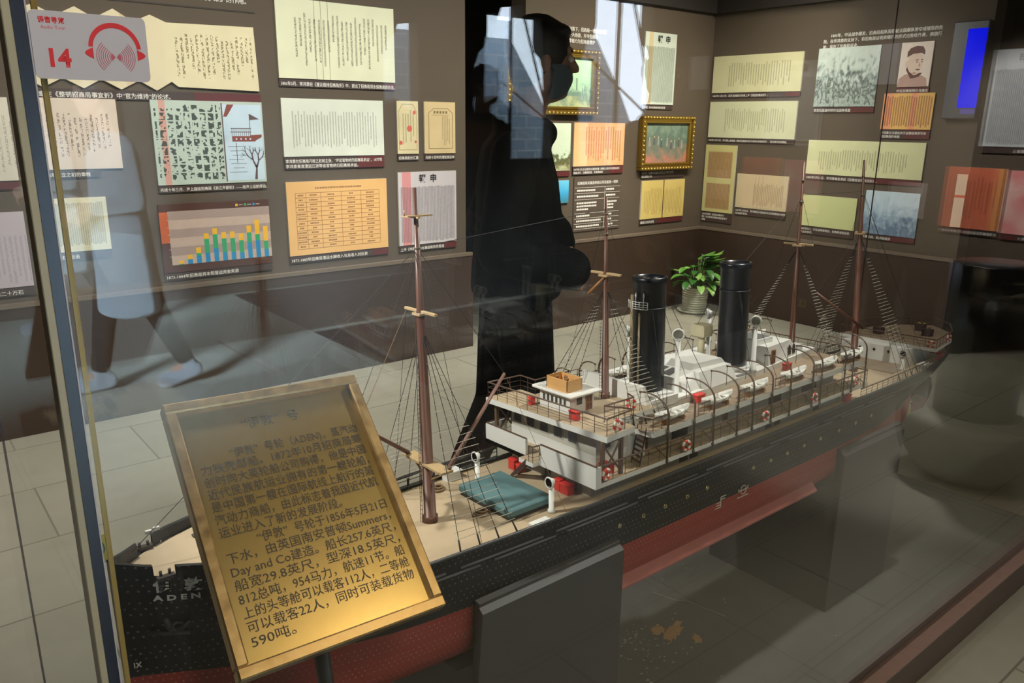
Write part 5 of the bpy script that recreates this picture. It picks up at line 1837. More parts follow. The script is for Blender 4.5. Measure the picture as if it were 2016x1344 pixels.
def funnel(x, ladder_side=False):
    mb = MB().lathe([(.0362, .846), (.0365, .86), (.0355, 1.092), (.0385, 1.095), (.0385, 1.104), (.037, 1.107), (.0335, 1.107), (.033, 1.09), (.033, 1.06), (0, 1.06)], (x, YC, 0), 40)
    o = S(mb, 'funnel', [m_fun])
    S(MB().torus((x, YC, 1.040), .0368, .0014, (0, 0, 1), 40, 6), 'band', [M('band_dark', (52, 56, 62), 0.35)], o)
    if ladder_side:
        px = x-.043
        S(MB().tube([(px, YC+.012, .846), (px, YC+.012, 1.07)], .0038, 8).tube([(px+.006, YC-.004, .846), (px+.006, YC-.004, 1.03)], .0026, 8), 'steam_pipe', [M('steam_pipe', (136, 122, 96), 0.5)], o)
        mb = MB()
        R = .046
        for k in range(4):
            z = 1.040+k*.0052
            mb.tube([(x+R*math.cos(a), YC+R*math.sin(a), z) for a in [PI*.74+PI*.46*i/14 for i in range(15)]], .0007, 5)
        for i in range(8):
            a = PI*.74+PI*.46*i/7
            mb.tube([(x+R*math.cos(a), YC+R*math.sin(a), 1.04), (x+R*math.cos(a), YC+R*math.sin(a), 1.0556)], .0007, 5)
        for i in range(12):
            a0, a1 = PI*.74+PI*.46*i/12, PI*.74+PI*.46*(i+1)/12
            mb.add([(x+.036*math.cos(a0), YC+.036*math.sin(a0), 1.0395), (x+R*math.cos(a0), YC+R*math.sin(a0), 1.0395), (x+R*math.cos(a1), YC+R*math.sin(a1), 1.0395), (x+.036*math.cos(a1), YC+.036*math.sin(a1), 1.0395)], [(0, 1, 2, 3)])
        S(mb, 'whistle_gallery', [m_wht], o)
        mb = MB()
        for a in (PI*.95, PI*1.12):
            c_ = (x+.039*math.cos(a), YC+.039*math.sin(a))
            mb.tube([(c_[0], c_[1], 1.055), (c_[0], c_[1], 1.075)], .0009, 6).tube([(c_[0], c_[1], 1.064), (c_[0], c_[1], 1.072)], .0018, 8)
        S(mb, 'whistle', [m_wht], o)
    return o


funnel(1.318, True)
funnel(1.630)
vent(1.338, 1.048, .846, .975, .0058, .013, (-.75, -.65, 0))
vent(1.628, 1.050, .846, .962, .0058, .013, (-.75, -.65, 0))
vent(1.338, 1.19, .846, .96, .0052, .012, (-.75, .65, 0))
vent(1.628, 1.185, .846, .96, .0052, .012, (-.75, .65, 0))
mb = MB().tube([(1.585, 1.175, .846), (1.585, 1.175, .918)], .009, 14).box(1.565, 1.607, 1.155, 1.197, .918, .950, 0, .004)
S(mb, 'square_cowl', [M('cowl_cream', (204, 196, 164), 0.5)])

# promenade rail, with the tall poles rising from it to the davits
rail([(1.0, near+.002, ZP)]+[(x, near+.002, ZP) for x in (1.2, 1.4, 1.6, 1.8)]+[(1.996, near+.002, ZP), (1.996, 1.05, ZP)], .034, 3, .032, .0009, .0022)
rail([(1.04, farY-.002, ZP), (1.996, farY-.002, ZP), (1.996, 1.06, ZP)], .034, 3, .032, .0009, .0022)
POLES = [1.186, 1.27, 1.335, 1.42, 1.477, 1.55, 1.625, 1.722, 1.76, 1.87, 1.91, 1.975]
for s, ye in ((-1, near-.002), (1, farY+.002)):
    for x in POLES:
        R = .052
        pts = [(x, ye, .757), (x, ye, .862)]+[(x-.010*(1-math.cos(a)), ye-s*R*(1-math.cos(a)), .862+.036*math.sin(a)) for a in [PI*.58*i/7 for i in range(1, 8)]]
        mb = MB().tube(pts, [.0021, .0021]+[.0021-.0001*i for i in range(7)], 7)
        for z in (.762, .826):
            mb.ball((x, ye, z), .0036, 8)
        mb.tube([pts[-1], (pts[-1][0], pts[-1][1], .852)], .0007, 5)
        mb.ball(pts[-1], .0026, 7)
        S(mb, 'davit', [m_railb])
mb = MB()
for x in POLES:
    for s, ye in ((-1, near-.002), (1, farY+.002)):
        mb.tube([(x, ye, .768), (x-.028, ye-s*.012, .800)], .0011, 5)
S(mb, 'davit_stay', [m_railb])


def lifeboat(xc, yc):
    L, W, H = .054, .0145, .0145
    n = 14
    mb = MB()
    rows = []
    for i in range(n+1):
        t = -1+2*i/n
        w = W*max(0.03, (1-abs(t)**3.0))
        sh = .0075*t*t
        zt, zb_ = H+sh, .0015+.005*abs(t)**4
        out = [(w, zt), (w*.98, zt-(zt-zb_)*.35), (w*.75, zt-(zt-zb_)*.75), (w*.15, zb_)]
        wi = max(0.0003, w-.0013)
        inn = [(wi, zt), (wi*.95, zt-(zt-zb_)*.45), (wi*.3, zb_+.0035)]
        ring_ = [(-a, b) for a, b in out]+[(a, b) for a, b in out[::-1]]+[(a, b) for a, b in inn]+[(-a, b) for a, b in inn[::-1]]
        rows.append([(xc+L*t, yc+a, ZB+.006+b) for a, b in ring_])
    k = len(rows[0])
    vs = [p for r in rows for p in r]
    fs = [(i*k+j, i*k+(j+1) % k, (i+1)*k+(j+1) % k, (i+1)*k+j) for i in range(n) for j in range(k)]
    mb.add(vs, fs, 0, True)
    b = S(mb, 'lifeboat', [m_wht])
    mb = MB()
    for t in (-.55, -.2, .15, .5):
        x = xc+L*t
        w = W*(1-abs(t)**3)*.9
        mb.box(x-.002, x+.002, yc-w, yc+w, ZB+.0145, ZB+.0158)
    S(mb, 'thwart', [M('thwart_grey', (150, 150, 138), 0.5)], b)
    mb = MB()
    for t in (-.5, .5):
        x = xc+L*t
        mb.box(x-.0022, x+.0022, yc-.010, yc+.010, ZB, ZB+.0095)
    S(mb, 'chock', [m_wood], b)
    mb = MB()
    for t in (-.9, -.45, 0, .45):
        x0_, x1_ = xc+L*t, xc+L*(t+.45)
        w0 = W*(1-abs(t)**3)+.0012
        w1 = W*(1-abs(min(.98, t+.45))**3)+.0012
        mb.tube([(x0_, yc-w0, ZB+.019+.0075*t*t), ((x0_+x1_)/2, yc-(w0+w1)/2-.001, ZB+.0145), (x1_, yc-w1, ZB+.019+.0075*(t+.45)**2)], .0007, 5)
    S(mb, 'grab_line', [m_rat], b)
    return b


boat = lifeboat(1.228, .968)
for i, x in enumerate((1.228, 1.377, 1.513, 1.673, 1.815, 1.945)):
    for s, y in ((0, .968), (1, 1.262)):
        if i or s:
            copy_part(boat, x-1.228, y-.968, 0)
# short lengths of rail along the boat deck edge
pn_ = [(1.17, .992), (1.151, .952), (1.205, .952)]
rail([(1.138, 1.0, ZB), (1.152, .953, ZB), (1.20, .951, ZB)], .026, 3, .02, .0009, .0018)
for a, b in ((1.292, 1.330), (1.436, 1.472), (1.572, 1.612), (1.732, 1.765), (1.875, 1.91)):
    rail([(a, .951, ZB), (b, .951, ZB)], .026, 3, .02, .0009, .0018)
    rail([(a, 1.279, ZB), (b, 1.279, ZB)], .026, 3, .02, .0009, .0018)
rail([(1.958, .955, ZB), (1.958, 1.278, ZB)], .030, 3, .03, .0009, .0018)
rail([(1.80, 1.277, ZB), (1.955, 1.277, ZB)], .030, 3, .03, .0009, .0018)
rail([(1.152, 1.278, ZB), (1.21, 1.278, ZB)], .030, 3, .03, .0009, .0018)


def lifebuoy(p, ax):
    mb = MB().torus(p, .0095, .0032, ax, 24, 8, 0, 1, 4)
    return S(mb, 'lifebuoy', [M('buoy_white', (226, 220, 206), 0.5), M('buoy_red', (204, 60, 48), 0.5)])


for p, ax in (((1.012, near-.001, .782), (0, 1, 0)), ((1.245, near-.003, .781), (.15, 1, 0)), ((1.527, near-.003, .781), (.15, 1, 0)), ((1.732, near-.003, .781), (.15, 1, 0)), ((1.93, near-.003, .786), (.2, 1, 0)),
              ((1.042, .944, .873), (.1, 1, 0)), ((1.160, 1.020, .872), (1, .4, 0)), ((1.006, farY+.002, .784), (.3, 1, 0)), ((2.455, .985, .786), (1, .3, 0)), ((2.56, .978, .790), (.2, 1, 0))):
    lifebuoy(p, ax)

# after deck and poop
S(MB().box(2.30, 2.42, 1.02, 1.20, .7155, .7185), 'after_hatch', [m_tan2])
S(MB().hexa([(2.412, 1.052, .7155), (2.56, 1.03, .7155), (2.56, 1.20, .7155), (2.405, 1.245, .7155)], [(2.412, 1.052, .768), (2.56, 1.03, .768), (2.56, 1.20, .768), (2.405, 1.245, .768)])
  .hexa([(2.412, 1.052, .7155), (2.43, 1.030, .7155), (2.56, 1.030, .7155), (2.56, 1.052, .7155)], [(2.412, 1.052, .768), (2.43, 1.030, .768), (2.56, 1.030, .768), (2.56, 1.052, .768)]), 'poop_house', [m_wht])
mb = MB()
for y in (1.09, 1.135, 1.18):
    X = 2.4108-.0365*(y-1.052)
    mb.lathe([(0, 0), (.0042, 0)], (X-.0006, y, .752), 14, 0, False, (-1, 0, 0))
S(mb, 'poop_porthole', [m_pane])
poop = [(2.44, .962), (2.60, .985), (2.70, 1.035), (2.765, 1.115), (2.70, 1.195), (2.60, 1.245), (2.44, 1.268)]
S(MB().prism(poop, .768, .778, 0, 1, 1), 'poop_deck', [m_tan2, m_wht])
rail([(x, y, .778) for x, y in poop]+[(2.44, .962, .778)], .028, 3, .035, .0009, .0018)
locker(2.565, 1.0, .7155, .010, .008, .024)
mb = MB()
for (x, y) in ((2.52, 1.18), (2.60, 1.06), (2.66, 1.11)):
    mb.box(x-.016, x+.016, y-.012, y+.012, .778, .783).tube([(x, y-.016, .793), (x, y+.016, .793)], .0085, 12).box(x-.012, x-.006, y-.013, y+.013, .783, .80).tube([(x+.01, y, .783), (x+.01, y, .803)], .003, 7)
S(mb, 'winch', [M('winch_brown', (58, 44, 38), 0.5)])
rail([(x, YC-smooth_interp(HALF, x)+.002, capz(x)) for x in (2.0, 2.15, 2.3, 2.4, 2.5, 2.58, 2.66)], .024, 3, .028, .0010, .0020)
rail([(x, YC+smooth_interp(HALF, x)-.002, capz(x)) for x in (2.0, 2.15, 2.3, 2.4, 2.5, 2.58, 2.66)], .024, 3, .028, .0010, .0020)
S(MB().box(2.395, 2.435, .972, .990, .7155, .732).box(2.39, 2.44, .968, .994, .732, .735), 'deck_box', [m_wht])
vent(2.36, 1.02, .7155, .76)


# ---------------------------------------------------------------- masts and rigging
def mast(x, z0, z1, r0, r1, zx, lean=0.0, span=.10, y=YC):
    t = lambda z: (x-lean*(z-z0)/(z1-z0), y, z)
    zs = z0+(zx-z0)
    pts = [t(z0), t(z0+.012), t(z0+.0125), t(zx), t(zx+.002), t(z1)]
    mb = MB().tube(pts, [r0*1.25, r0*1.25, r0, r0*.66, r0*.58, r1], 14)
    o = S(mb, 'mast', [m_mast])
    p = Vector(t(zx))
    mb = MB().box(p.x-.003, p.x+.003, y-span*.5, y+span*.5, zx-.0025, zx+.0025, 0, .0008)
    mb.box(p.x-.010, p.x+.010, y-.012, y+.012, zx-.006, zx-.002)
    S(mb, 'crosstree', [M('spar_wood', (170, 146, 108), 0.5)], o)
    p = Vector(t(zx+(z1-zx)*.52))
    q = Vector(t(zx+(z1-zx)*.78))
    S(MB().lathe([(.0045, -.003), (.006, 0), (.0045, .003)], p, 10).lathe([(.003, -.002), (.005, 0), (.003, .002)], q, 10), 'mast_band', [M('band_iron', (90, 78, 64), 0.4)], o)
    return o, t


def shroud(t, ztop, feet, wob=0.0012, lines=3, zlow=None, n=26, label=None, ztip=None):
    """lower rigging on one side of a mast: standing lines to the rail, ratlines tied across them"""
    mb = MB()
    top = Vector(t(ztop))
    ends = [Vector(f) for f in feet]
    for e in ends:
        mb.tube([top, e], .0007, 4, 0, smooth=False)
        d = (top-e).normalized()
        mb.tube([e, e+d*.022], .0016, 6, 0)
    random.seed(int(ztop*1000)+len(feet))
    for i in range(n):
        k = 0.06+0.80*i/n
        pts = []
        for j, e in enumerate(ends):
            p = e.lerp(top, k)
            pts.append(p+Vector((0, 0, random.uniform(-wob, wob)*(1-k)*1.6)))
        a, b = pts[0], pts[-1]
        ex = (b-a)*0.06
        pts = [a-ex]+pts+[b+ex]
        mb.tube(pts, .00062, 4, 1, smooth=False)
    return S(mb, 'shroud_ladder', [m_rope, m_rat])


def stay(pts, r=.0006, mat=None, name='stay'):
    return S(MB().tube(pts, r, 4, smooth=False), name, [mat or m_rope])


def feet(x0, x1, n, s, z=.722, inset=0.0):
    out = []
    for i in range(n):
        x = x0+(x1-x0)*i/(n-1)
        out.append((x, YC+s*(smooth_interp(HALF, x)-inset), z))
    return out


# foremast with platforms, derrick booms and ladder
fm, tf = mast(.725, .7155, 1.322, .0115, .0030, 1.111, .003, .098)
S(MB().box(.70, .75, YC-.010, YC+.010, 1.2745, 1.2765).box(.715, .72, YC-.018, YC+.018, 1.272, 1.2745).tube([(.70, YC, 1.2765), (.70, YC, 1.286)], .0012, 5), 'lookout_step', [M('spar_wood')], fm)
mb = MB().box(.712, .738, YC-.062, YC+.066, .828, .832)
for s in (-1, 1):
    mb.tube([(.725, YC+s*.055, .828), (.725, YC+s*.012, .802)], .0022, 6)
S(mb, 'boom_table', [M('spar_wood')], fm)
mb = MB()
for dx in (-.003, .003):
    mb.tube([(.7085+dx*0, YC+dx+.004, .717), (.7165, YC+dx+.004, 1.10)], .0006, 4)
for i in range(44):
    z = .725+i*.0084
    mb.tube([(.7085+.008*(z-.717)/.383, YC+.001, z), (.7085+.008*(z-.717)/.383, YC+.007, z)], .0005, 4)
S(mb, 'mast_ladder', [m_rope], fm)
S(MB().tube([(.732, YC-.056, .834), (.902, YC-.005, .966)], [.0042, .0030], 8), 'derrick_boom', [M('boom_rose', (124, 92, 80), 0.45)], fm)
S(MB().tube([(.720, YC+.058, .834), (.60, YC+.02, .925)], [.0042, .0030], 8), 'derrick_boom', [m_mast], fm)
stay([(.902, YC-.005, .966), (.724, YC, 1.218)], .0006)
stay([(.60, YC+.02, .925), (.722, YC+.045, 1.108)], .0008, M('hemp'))
for s in (-1, 1):
    shroud(tf, 1.085, feet(.69, .81, 4, s))
stay([(.722, YC, 1.222), (.222, YC+.004, .828)])
stay([(.722, YC, 1.222), (.60, YC, .98)], .0006)
for s in (-1, 1):
    stay([(.722, YC, 1.222), (.724, YC+s*.048, 1.111), (.735, YC+s*.146, .722)], .0005)
stay([(.902, YC-.005, .966), (.93, YC-.148, .722)], .0005, M('hemp'))
# mainmast
mm, tm = mast(1.182, ZU, 1.285, .0080, .0024, 1.128, .004, .085)
S(MB().tube([(1.176, YC-.004, 1.124), (1.158, YC+.03, 1.085)], .003, 6), 'gaff', [m_wood], mm)
mb = MB()
for dx in (-.003, .003):
    mb.tube([(1.170, YC+dx+.004, ZU), (1.175, YC+dx+.004, 1.06)], .0006, 4)
for i in range(26):
    z = ZU+.006+i*.0076
    mb.tube([(1.170, YC+.001, z), (1.170, YC+.007, z)], .0005, 4)
S(mb, 'mast_ladder', [m_rope], mm)
shroud(tm, 1.10, [(1.14+i*.035, .990, ZB) for i in range(4)])
shroud(tm, 1.10, [(1.12+i*.035, 1.262, ZB) for i in range(4)])
stay([(1.178, YC, 1.26), (.724, YC, 1.222)])
for s in (-1, 1):
    stay([(1.178, YC, 1.27), (1.18, YC+s*.042, 1.128), (1.19, YC+s*.155, ZB)], .0005)
# mizzen and jigger
mz, tz = mast(1.90, .846, 1.338, .0078, .0026, 1.128, .0, .085)
shroud(tz, 1.12, [(1.86+i*.03, .972, ZB) for i in range(3)], n=30)
shroud(tz, 1.12, [(1.84+i*.03, 1.262, ZB) for i in range(3)], n=30)
for s in (-1, 1):
    stay([(1.90, YC, 1.255), (1.90, YC+s*.042, 1.128), (1.92, YC+s*.15, .80)], .0005)
stay([(1.90, YC, 1.255), (1.630+.03, YC, 1.10)], .0005)
jg, tj = mast(2.248, .7155, 1.337, .0105, .0030, 1.135, .042, .03)
for s in (-1, 1):
    shroud(tj, 1.125, feet(2.22, 2.34, 4, s), n=34)
    stay([(2.215, YC, 1.25), (2.30, YC+s*.15, .722)], .0005)
    stay([(2.215, YC, 1.25), (2.42, YC+s*.14, .724)], .0005)
stay([(2.215, YC, 1.25), (1.90, YC, 1.255)], .0005)
stay([(2.215, YC, 1.25), (2.60, YC, .80)], .0006)
S(MB().tube([(2.245, YC-.02, .85), (2.11, YC+.06, .965)], [.0040, .0030], 8), 'derrick_boom', [m_mast], jg)
stay([(2.11, YC+.06, .965), (2.22, YC, 1.13)], .0005)
# funnel guys
for x in (1.318, 1.630):
    for s in (-1, 1):
        for dx in (-.07, .02, .085):
            stay([(x+.4*dx, YC+s*.034, 1.038), (x+dx*1.1, YC+s*.118, ZB)], .0006, None, 'funnel_guy')
# dock clutter of the deck edge: mooring bollards
for x in (.60, 1.0):
    pass

# ================================================================== people
def add_hand(mb, wrist, d, palm_n, thumb, curl=0.5, s=1.0):
    """palm and five bent fingers; d = direction of the hand, palm_n = way the palm faces, thumb = side of the thumb"""
    w, d, pn, th = Vector(wrist), Vector(d).normalized(), Vector(palm_n).normalized(), Vector(thumb).normalized()
    for k in range(4):
        o = (k-1.5)*0.0195*s
        mb.capsule(w+d*.012*s+th*-o*.7, w+d*.085*s-th*o, .0135*s, .0115*s, 8)
    for k, L in enumerate((.070, .080, .074, .058)):
        o = (1.5-k)*0.0195*s
        p = w+d*.088*s+th*o
        a = 0.15+curl*0.35
        for j, f in enumerate((.45, .32, .23)):
            v = d*math.cos(a)+pn*math.sin(a)
            q = p+v*L*f*s
            mb.capsule(p, q, (.0093-.0008*j)*s, (.0088-.0008*j)*s, 8)
            p = q
            a += curl*0.75
    p = w+d*.022*s+th*.026*s
    v = (d*.6+th*.75+pn*.25).normalized()
    for L, r in ((.040, .0115), (.032, .0100), (.024, .0090)):
        q = p+v*L*s
        mb.capsule(p, q, r*s, r*.92*s, 8)
        p = q
        v = (v+d*.35+pn*.3*curl).normalized()


def add_head(mb, c, fwd, s=1.0):
    """cranium, jaw, nose, ears; c = centre of the skull, facing fwd (level)"""
    c, f = Vector(c), Vector(fwd).normalized()
    side = Vector((-f.y, f.x, 0))
    up = Vector((0, 0, 1))
    R = Matrix((f, side, up)).transposed()
    P = lambda a, b, z: c+f*a*s+side*b*s+up*z*s
    mb.ball(P(-.012, 0, .022), .094*s, 18, 0, (1.02, .80, .98), R)
    mb.ball(P(.022, 0, -.045), .070*s, 16, 0, (.92, .84, 1.12), R)
    mb.ball(P(.050, 0, -.088), .032*s, 12, 0, (1, 1.0, .8), R)
    mb.capsule(P(.084, 0, .012), P(.102, 0, -.022), .010*s, .0135*s, 8)
    mb.ball(P(.078, 0, -.052), .019*s, 10, 0, (.8, 1.3, .9), R)
    mb.ball(P(.070, 0, .030), .030*s, 10, 0, (.7, 1.7, .5), R)
    for b in (-1, 1):
        mb.ball(P(-.006, b*.078, -.012), .030*s, 10, 0, (.55, .30, 1.0), R)


def face_parts(body, c, fwd, hairmat, s=1.0, mask=None):
    c, f = Vector(c), Vector(fwd).normalized()
    side = Vector((-f.y, f.x, 0))
    up = Vector((0, 0, 1))
    P = lambda a, b, z: c+f*a*s+side*b*s+up*z*s
    e = MB()
    for b in (-1, 1):
        e.ball(P(.0785, b*.031, .006), .0105*s, 10, 0)
    e.build('eyes', [M('eye_white', (214, 208, 200), 0.3)], body)
    e = MB()
    for b in (-1, 1):
        e.ball(P(.0865, b*.031, .006), .0052*s, 8, 0)
        e.capsule(P(.083, b*.016, .026), P(.078, b*.046, .027), .0042*s, .003*s, 6)
    e.build('brows', [hairmat], body)
    if mask:
        R = Matrix((f, side, up)).transposed()
        m_ = MB()
        rows = []
        for i in range(9):
            z = -.012-.098*i/8
            bulge = .100+.014*math.sin(PI*min(1, i/6))-.05*max(0, (i-6)/2)**2*.6
            row = []
            for k in range(13):
                a = -1.25+2.5*k/12
                row.append(P(-.02+bulge*math.cos(a), .074*math.sin(a), z))
            rows.append(row)
        vs = [p for r_ in rows for p in r_]
        m_.add(vs, [(i*13+k, i*13+k+1, (i+1)*13+k+1, (i+1)*13+k) for i in range(8) for k in range(12)], 0, True)
        for b in (-1, 1):
            m_.tube([P(.02, b*.078, -.03), P(-.012, b*.083, -.002)], .0016, 5)
        m_.build('face_mask', [mask], body)
    else:
        e = MB().capsule(P(.092, -.020, -.054), P(.092, .020, -.054), .0035*s, .0035*s, 6)
        e.build('mouth', [M('lip', (150, 92, 80), 0.5)], body)


def add_hair(mb, c, fwd, s=1.0, long_=0.0):
    c, f = Vector(c), Vector(fwd).normalized()
    side = Vector((-f.y, f.x, 0))
    R = Matrix((f, side, Vector((0, 0, 1)))).transposed()
    P = lambda a, b, z: c+f*a*s+side*b*s+Vector((0, 0, z*s))
    mb.ball(P(-.020, 0, .036), .1035*s, 18, 0, (1.0, .84, .96), R)
    mb.ball(P(-.048, 0, -.018), .074*s, 14, 0, (.8, .98, 1.15), R)
    mb.ball(P(.040, 0, .082), .046*s, 12, 0, (1.0, 1.4, .6), R)
    if long_:
        mb.capsule(P(-.06, 0, -.02), P(-.085, 0, -.02-long_), .072*s, .05*s, 12)


def shaped(mb, size, name, mat, parent, smooth=3):
    me = voxel(mb, size, smooth, name)
    me.materials.clear()
    me.materials.append(mat)
    o = bpy.data.objects.new(name, me)
    COL.objects.link(o)
    if parent:
        o.parent = parent
    return o


def trunk(mb, secs):
    """stack of rounded sections: (x, y, z, half depth, half width)"""
    for (a, b) in zip(secs, secs[1:]):
        for t in [i/9 for i in range(10)]:
            x, y, z, dx, dy = [p+(q-p)*t for p, q in zip(a, b)]
            mb.ball((x, y, z), 1.0, 16, 0, (dx, dy, max(.04, abs(b[2]-a[2])*.35)))


m_skin = M('skin', (146, 106, 84), 0.55)
m_hair = M('black_hair', (14, 13, 13), 0.5)
m_jacket = M('black_jacket', (11, 12, 13), 0.9, 0, 0.1, var=0.1, scale=8)
m_trous = M('black_trousers', (10, 11, 12), 0.9, 0, 0.1, var=0.08, scale=8)

# --- the man standing behind the case, in profile
man = thing('person', 'man in a black jacket and face mask standing in profile behind the glass case', 'person', (1.627, 1.941, 0), (0, 0, math.radians(-33)))
HC, HF = (0.052, 0.0, 1.607), (1, 0.06, 0)
bd = MB()
add_head(bd, HC, HF)
bd.capsule((-.004, 0, 1.40), (.022, 0, 1.54), .060, .056)
trunk(bd, [(-.02, 0, .92, .11, .16), (-.02, 0, 1.1, .11, .15), (-.03, 0, 1.3, .11, .18), (-.02, 0, 1.40, .07, .12)])
LEG = ((-1, (-.02, -.09, .90), (.035, -.09, .49), (.05, -.09, .085), (.20, -.095, .035)), (1, (-.03, .09, .90), (-.075, .09, .50), (-.235, .09, .115), (-.10, .095, .040)))
for s, h, k, a, t in LEG:
    bd.capsule(h, k, .078, .055).capsule(k, a, .054, .036).capsule(a, t, .034, .026)
ARM = ((-1, (-.05, -.185, 1.335), (-.10, -.235, 1.06), (.055, -.20, 1.0)), (1, (-.03, .185, 1.335), (-.11, .235, 1.09), (-.02, .205, .965)))
for s, sh, el, wr in ARM:
    bd.capsule(sh, el, .048, .040).capsule(el, wr, .038, .028)
add_hand(bd, ARM[0][3], (1, .35, -.35), (0, 1, 0), (0, 0.2, 1), 0.7)
add_hand(bd, ARM[1][3], (.6, -.25, -.6), (0, -1, 0), (0.3, 0.1, 1), 0.6)
body = shaped(bd, .0058, 'body', m_skin, man, 2)
jk = MB()
trunk(jk, [(-.022, 0, .905, .150, .195), (-.018, 0, 1.0, .148, .190), (-.014, 0, 1.12, .142, .185), (-.022, 0, 1.25, .132, .190), (-.028, 0, 1.345, .112, .185), (-.012, 0, 1.405, .078, .125)])
for s, sh, el, wr in ARM:
    jk.capsule(sh, el, .074, .066).capsule(el, Vector(el).lerp(Vector(wr), .86), .064, .054)
jk.capsule((.05, -.20, 1.02), (.125, -.17, 1.00), .070, .066)
jk.capsule((.06, 0, 1.06), (.07, 0, .98), .11, .10)
jk.capsule((-.045, 0, 1.43), (.060, 0, 1.395), .062, .045)
for w in [i*PI/6 for i in range(12)]:
    jk.ball((-.004+.072*math.cos(w), .074*math.sin(w), 1.438-.018*math.cos(w)), .021, 8)
jk.capsule((-.02, .20, 1.0), (.05, .17, .97), .066, .062)
shaped(jk, .010, 'jacket', m_jacket, man, 8)
tr = MB()
trunk(tr, [(-.022, 0, .84, .118, .165), (-.022, 0, .96, .122, .165)])
for s, h, k, a, t in LEG:
    tr.capsule(h, k, .104, .074).capsule(k, Vector(k).lerp(Vector(a), .93), .074, .060)
shaped(tr, .010, 'trousers', m_trous, man, 3)
for s, h, k, a, t in LEG:
    sh = MB().capsule((a[0]-.03, a[1], a[2]-.035), t, .042, .036).capsule(a, (a[0], a[1], a[2]-.03), .046, .046)
    shaped(sh, .008, 'shoe', M('black_shoe', (16, 15, 15), 0.35), man, 2)
hr = MB()
add_hair(hr, HC, HF)
shaped(hr, .007, 'hair', m_hair, man, 3)
face_parts(man, HC, HF, m_hair, 1.0, M('mask_grey', (70, 84, 92), 0.7))

# --- visitor walking past behind the camera, seen mirrored in the front glass
wk = thing('person', 'walking person in a long pale coat and white sneakers, mirrored in the front glass', 'person', (1.02, -2.98, 0), (0, 0, PI))
HC, HF = (0.05, 0, 1.535), (1, 0, 0)
bd = MB()
add_head(bd, HC, HF, .95)
bd.capsule((0, 0, 1.34), (.02, 0, 1.47), .052, .050)
trunk(bd, [(0, 0, .86, .10, .15), (0, 0, 1.05, .095, .135), (-.01, 0, 1.25, .10, .165), (0, 0, 1.34, .06, .11)])
LEG = ((1, (0, .08, .84), (.10, .08, .46), (.165, .08, .10), (.29, .08, .045)), (-1, (0, -.08, .84), (-.10, -.08, .46), (-.24, -.08, .13), (-.115, -.085, .045)))
for s, h, k, a, t in LEG:
    bd.capsule(h, k, .074, .052).capsule(k, a, .050, .034).capsule(a, t, .032, .024)
ARM = ((-1, (-.01, -.165, 1.28), (-.03, -.22, 1.03), (.14, -.16, 1.00)), (1, (-.01, .165, 1.28), (-.04, .22, 1.03), (.10, .18, .93)))
for s, sh, el, wr in ARM:
    bd.capsule(sh, el, .044, .038).capsule(el, wr, .036, .026)
    add_hand(bd, wr, (1, -s*.2, -.3), (0, -s, -.2), (0.1, 0, 1), .6, .95)
body = shaped(bd, .008, 'body', m_skin, wk, 2)
ct = MB()
trunk(ct, [(-.01, 0, .46, .165, .20), (-.01, 0, .62, .155, .195), (0, 0, .86, .145, .185), (0, 0, 1.05, .128, .168), (-.005, 0, 1.24, .122, .180), (0, 0, 1.335, .075, .12)])
for s, sh, el, wr in ARM:
    ct.capsule(sh, el, .068, .058).capsule(el, Vector(el).lerp(Vector(wr), .9), .056, .046)
shaped(ct, .012, 'coat', M('pale_coat', (196, 202, 204), 0.8), wk, 4)
tr = MB()
for s, h, k, a, t in LEG:
    tr.capsule(h, k, .09, .066).capsule(k, Vector(k).lerp(Vector(a), .92), .064, .048)
shaped(tr, .010, 'trousers', m_trous, wk, 3)
for s, h, k, a, t in LEG:
    sh = MB().capsule((a[0]-.035, a[1], a[2]-.045), t, .046, .042).capsule(a, (a[0]-.01, a[1], a[2]-.03), .046, .048)
    shaped(sh, .008, 'sneaker', M('white_sneaker', (226, 228, 232), 0.6), wk, 2)
hr = MB()
add_hair(hr, HC, HF, .97, .16)
shaped(hr, .010, 'hair', M('brown_hair', (44, 34, 28), 0.5), wk, 3)
face_parts(wk, HC, HF, m_hair, .95)

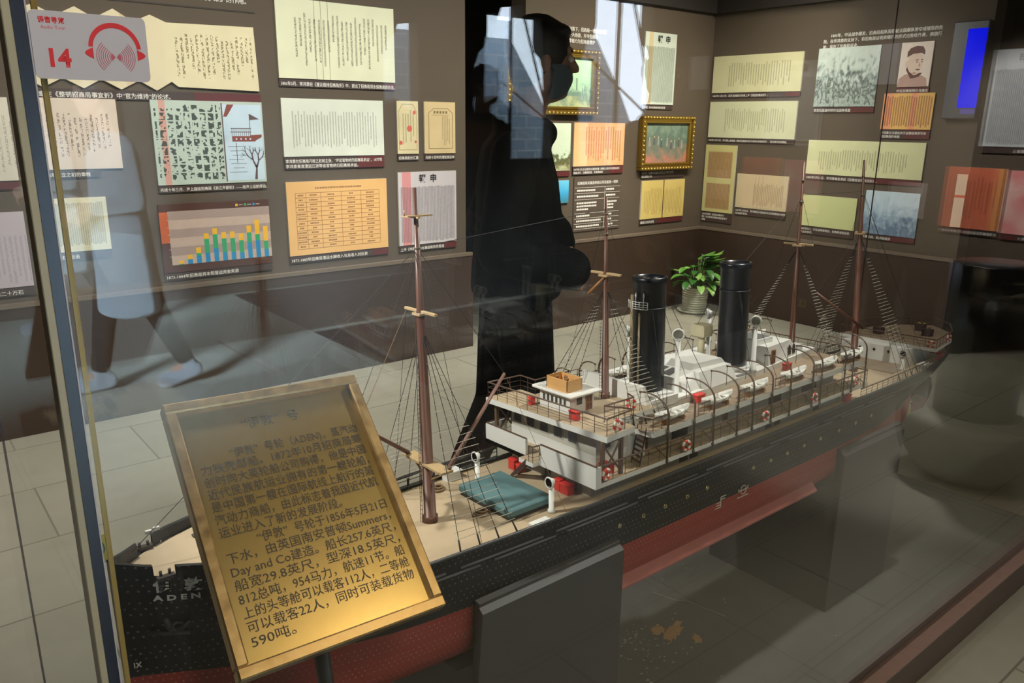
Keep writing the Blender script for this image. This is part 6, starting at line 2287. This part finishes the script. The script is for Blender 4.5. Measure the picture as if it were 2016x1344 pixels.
# --- visitor standing before the rear doorway, a dark shape in the mirrored daylight
vs_ = thing('person', 'visitor in a dark brown coat standing before the bright doorway, mirrored in the glass', 'person', (3.30, -1.38, 0), (0, 0, math.radians(75)))
HC, HF = (0.03, 0, 1.655), (1, 0, 0)
bd = MB()
add_head(bd, HC, HF, 1.0)
bd.capsule((-.02, 0, 1.44), (.0, 0, 1.58), .060, .056)
trunk(bd, [(0, 0, .92, .11, .16), (0, 0, 1.2, .11, .16), (-.02, 0, 1.36, .11, .19), (-.01, 0, 1.44, .07, .12)])
LEG = ((1, (0, .09, .90), (.02, .10, .49), (0, .11, .085), (.13, .13, .035)), (-1, (0, -.09, .90), (.02, -.10, .49), (0, -.11, .085), (.13, -.13, .035)))
for s, h, k, a, t in LEG:
    bd.capsule(h, k, .078, .055).capsule(k, a, .054, .036).capsule(a, t, .034, .026)
ARM = ((-1, (-.02, -.20, 1.37), (-.04, -.27, 1.10), (.06, -.26, .88)), (1, (-.02, .20, 1.37), (-.04, .27, 1.10), (.06, .26, .88)))
for s, sh, el, wr in ARM:
    bd.capsule(sh, el, .048, .040).capsule(el, wr, .038, .028)
    add_hand(bd, wr, (.25, 0, -1), (0, -s, 0), (1, 0, 0.1), .45)
body = shaped(bd, .009, 'body', m_skin, vs_, 2)
ct = MB()
trunk(ct, [(0, 0, .80, .15, .20), (0, 0, 1.0, .145, .20), (0, 0, 1.2, .14, .20), (-.015, 0, 1.36, .125, .21), (-.01, 0, 1.45, .08, .13)])
for s, sh, el, wr in ARM:
    ct.capsule(sh, el, .076, .066).capsule(el, Vector(el).lerp(Vector(wr), .9), .062, .052)
shaped(ct, .012, 'coat', M('dark_brown_coat', (34, 28, 24), 0.8), vs_, 4)
tr = MB()
for s, h, k, a, t in LEG:
    tr.capsule(h, k, .098, .074).capsule(k, Vector(k).lerp(Vector(a), .93), .072, .058)
shaped(tr, .011, 'trousers', m_trous, vs_, 3)
for s, h, k, a, t in LEG:
    sh = MB().capsule((a[0]-.03, a[1], a[2]-.035), t, .042, .036).capsule(a, (a[0], a[1], a[2]-.03), .046, .046)
    shaped(sh, .009, 'shoe', M('black_shoe'), vs_, 2)
hr = MB()
add_hair(hr, HC, HF)
shaped(hr, .009, 'hair', m_hair, vs_, 3)
face_parts(vs_, HC, HF, m_hair)
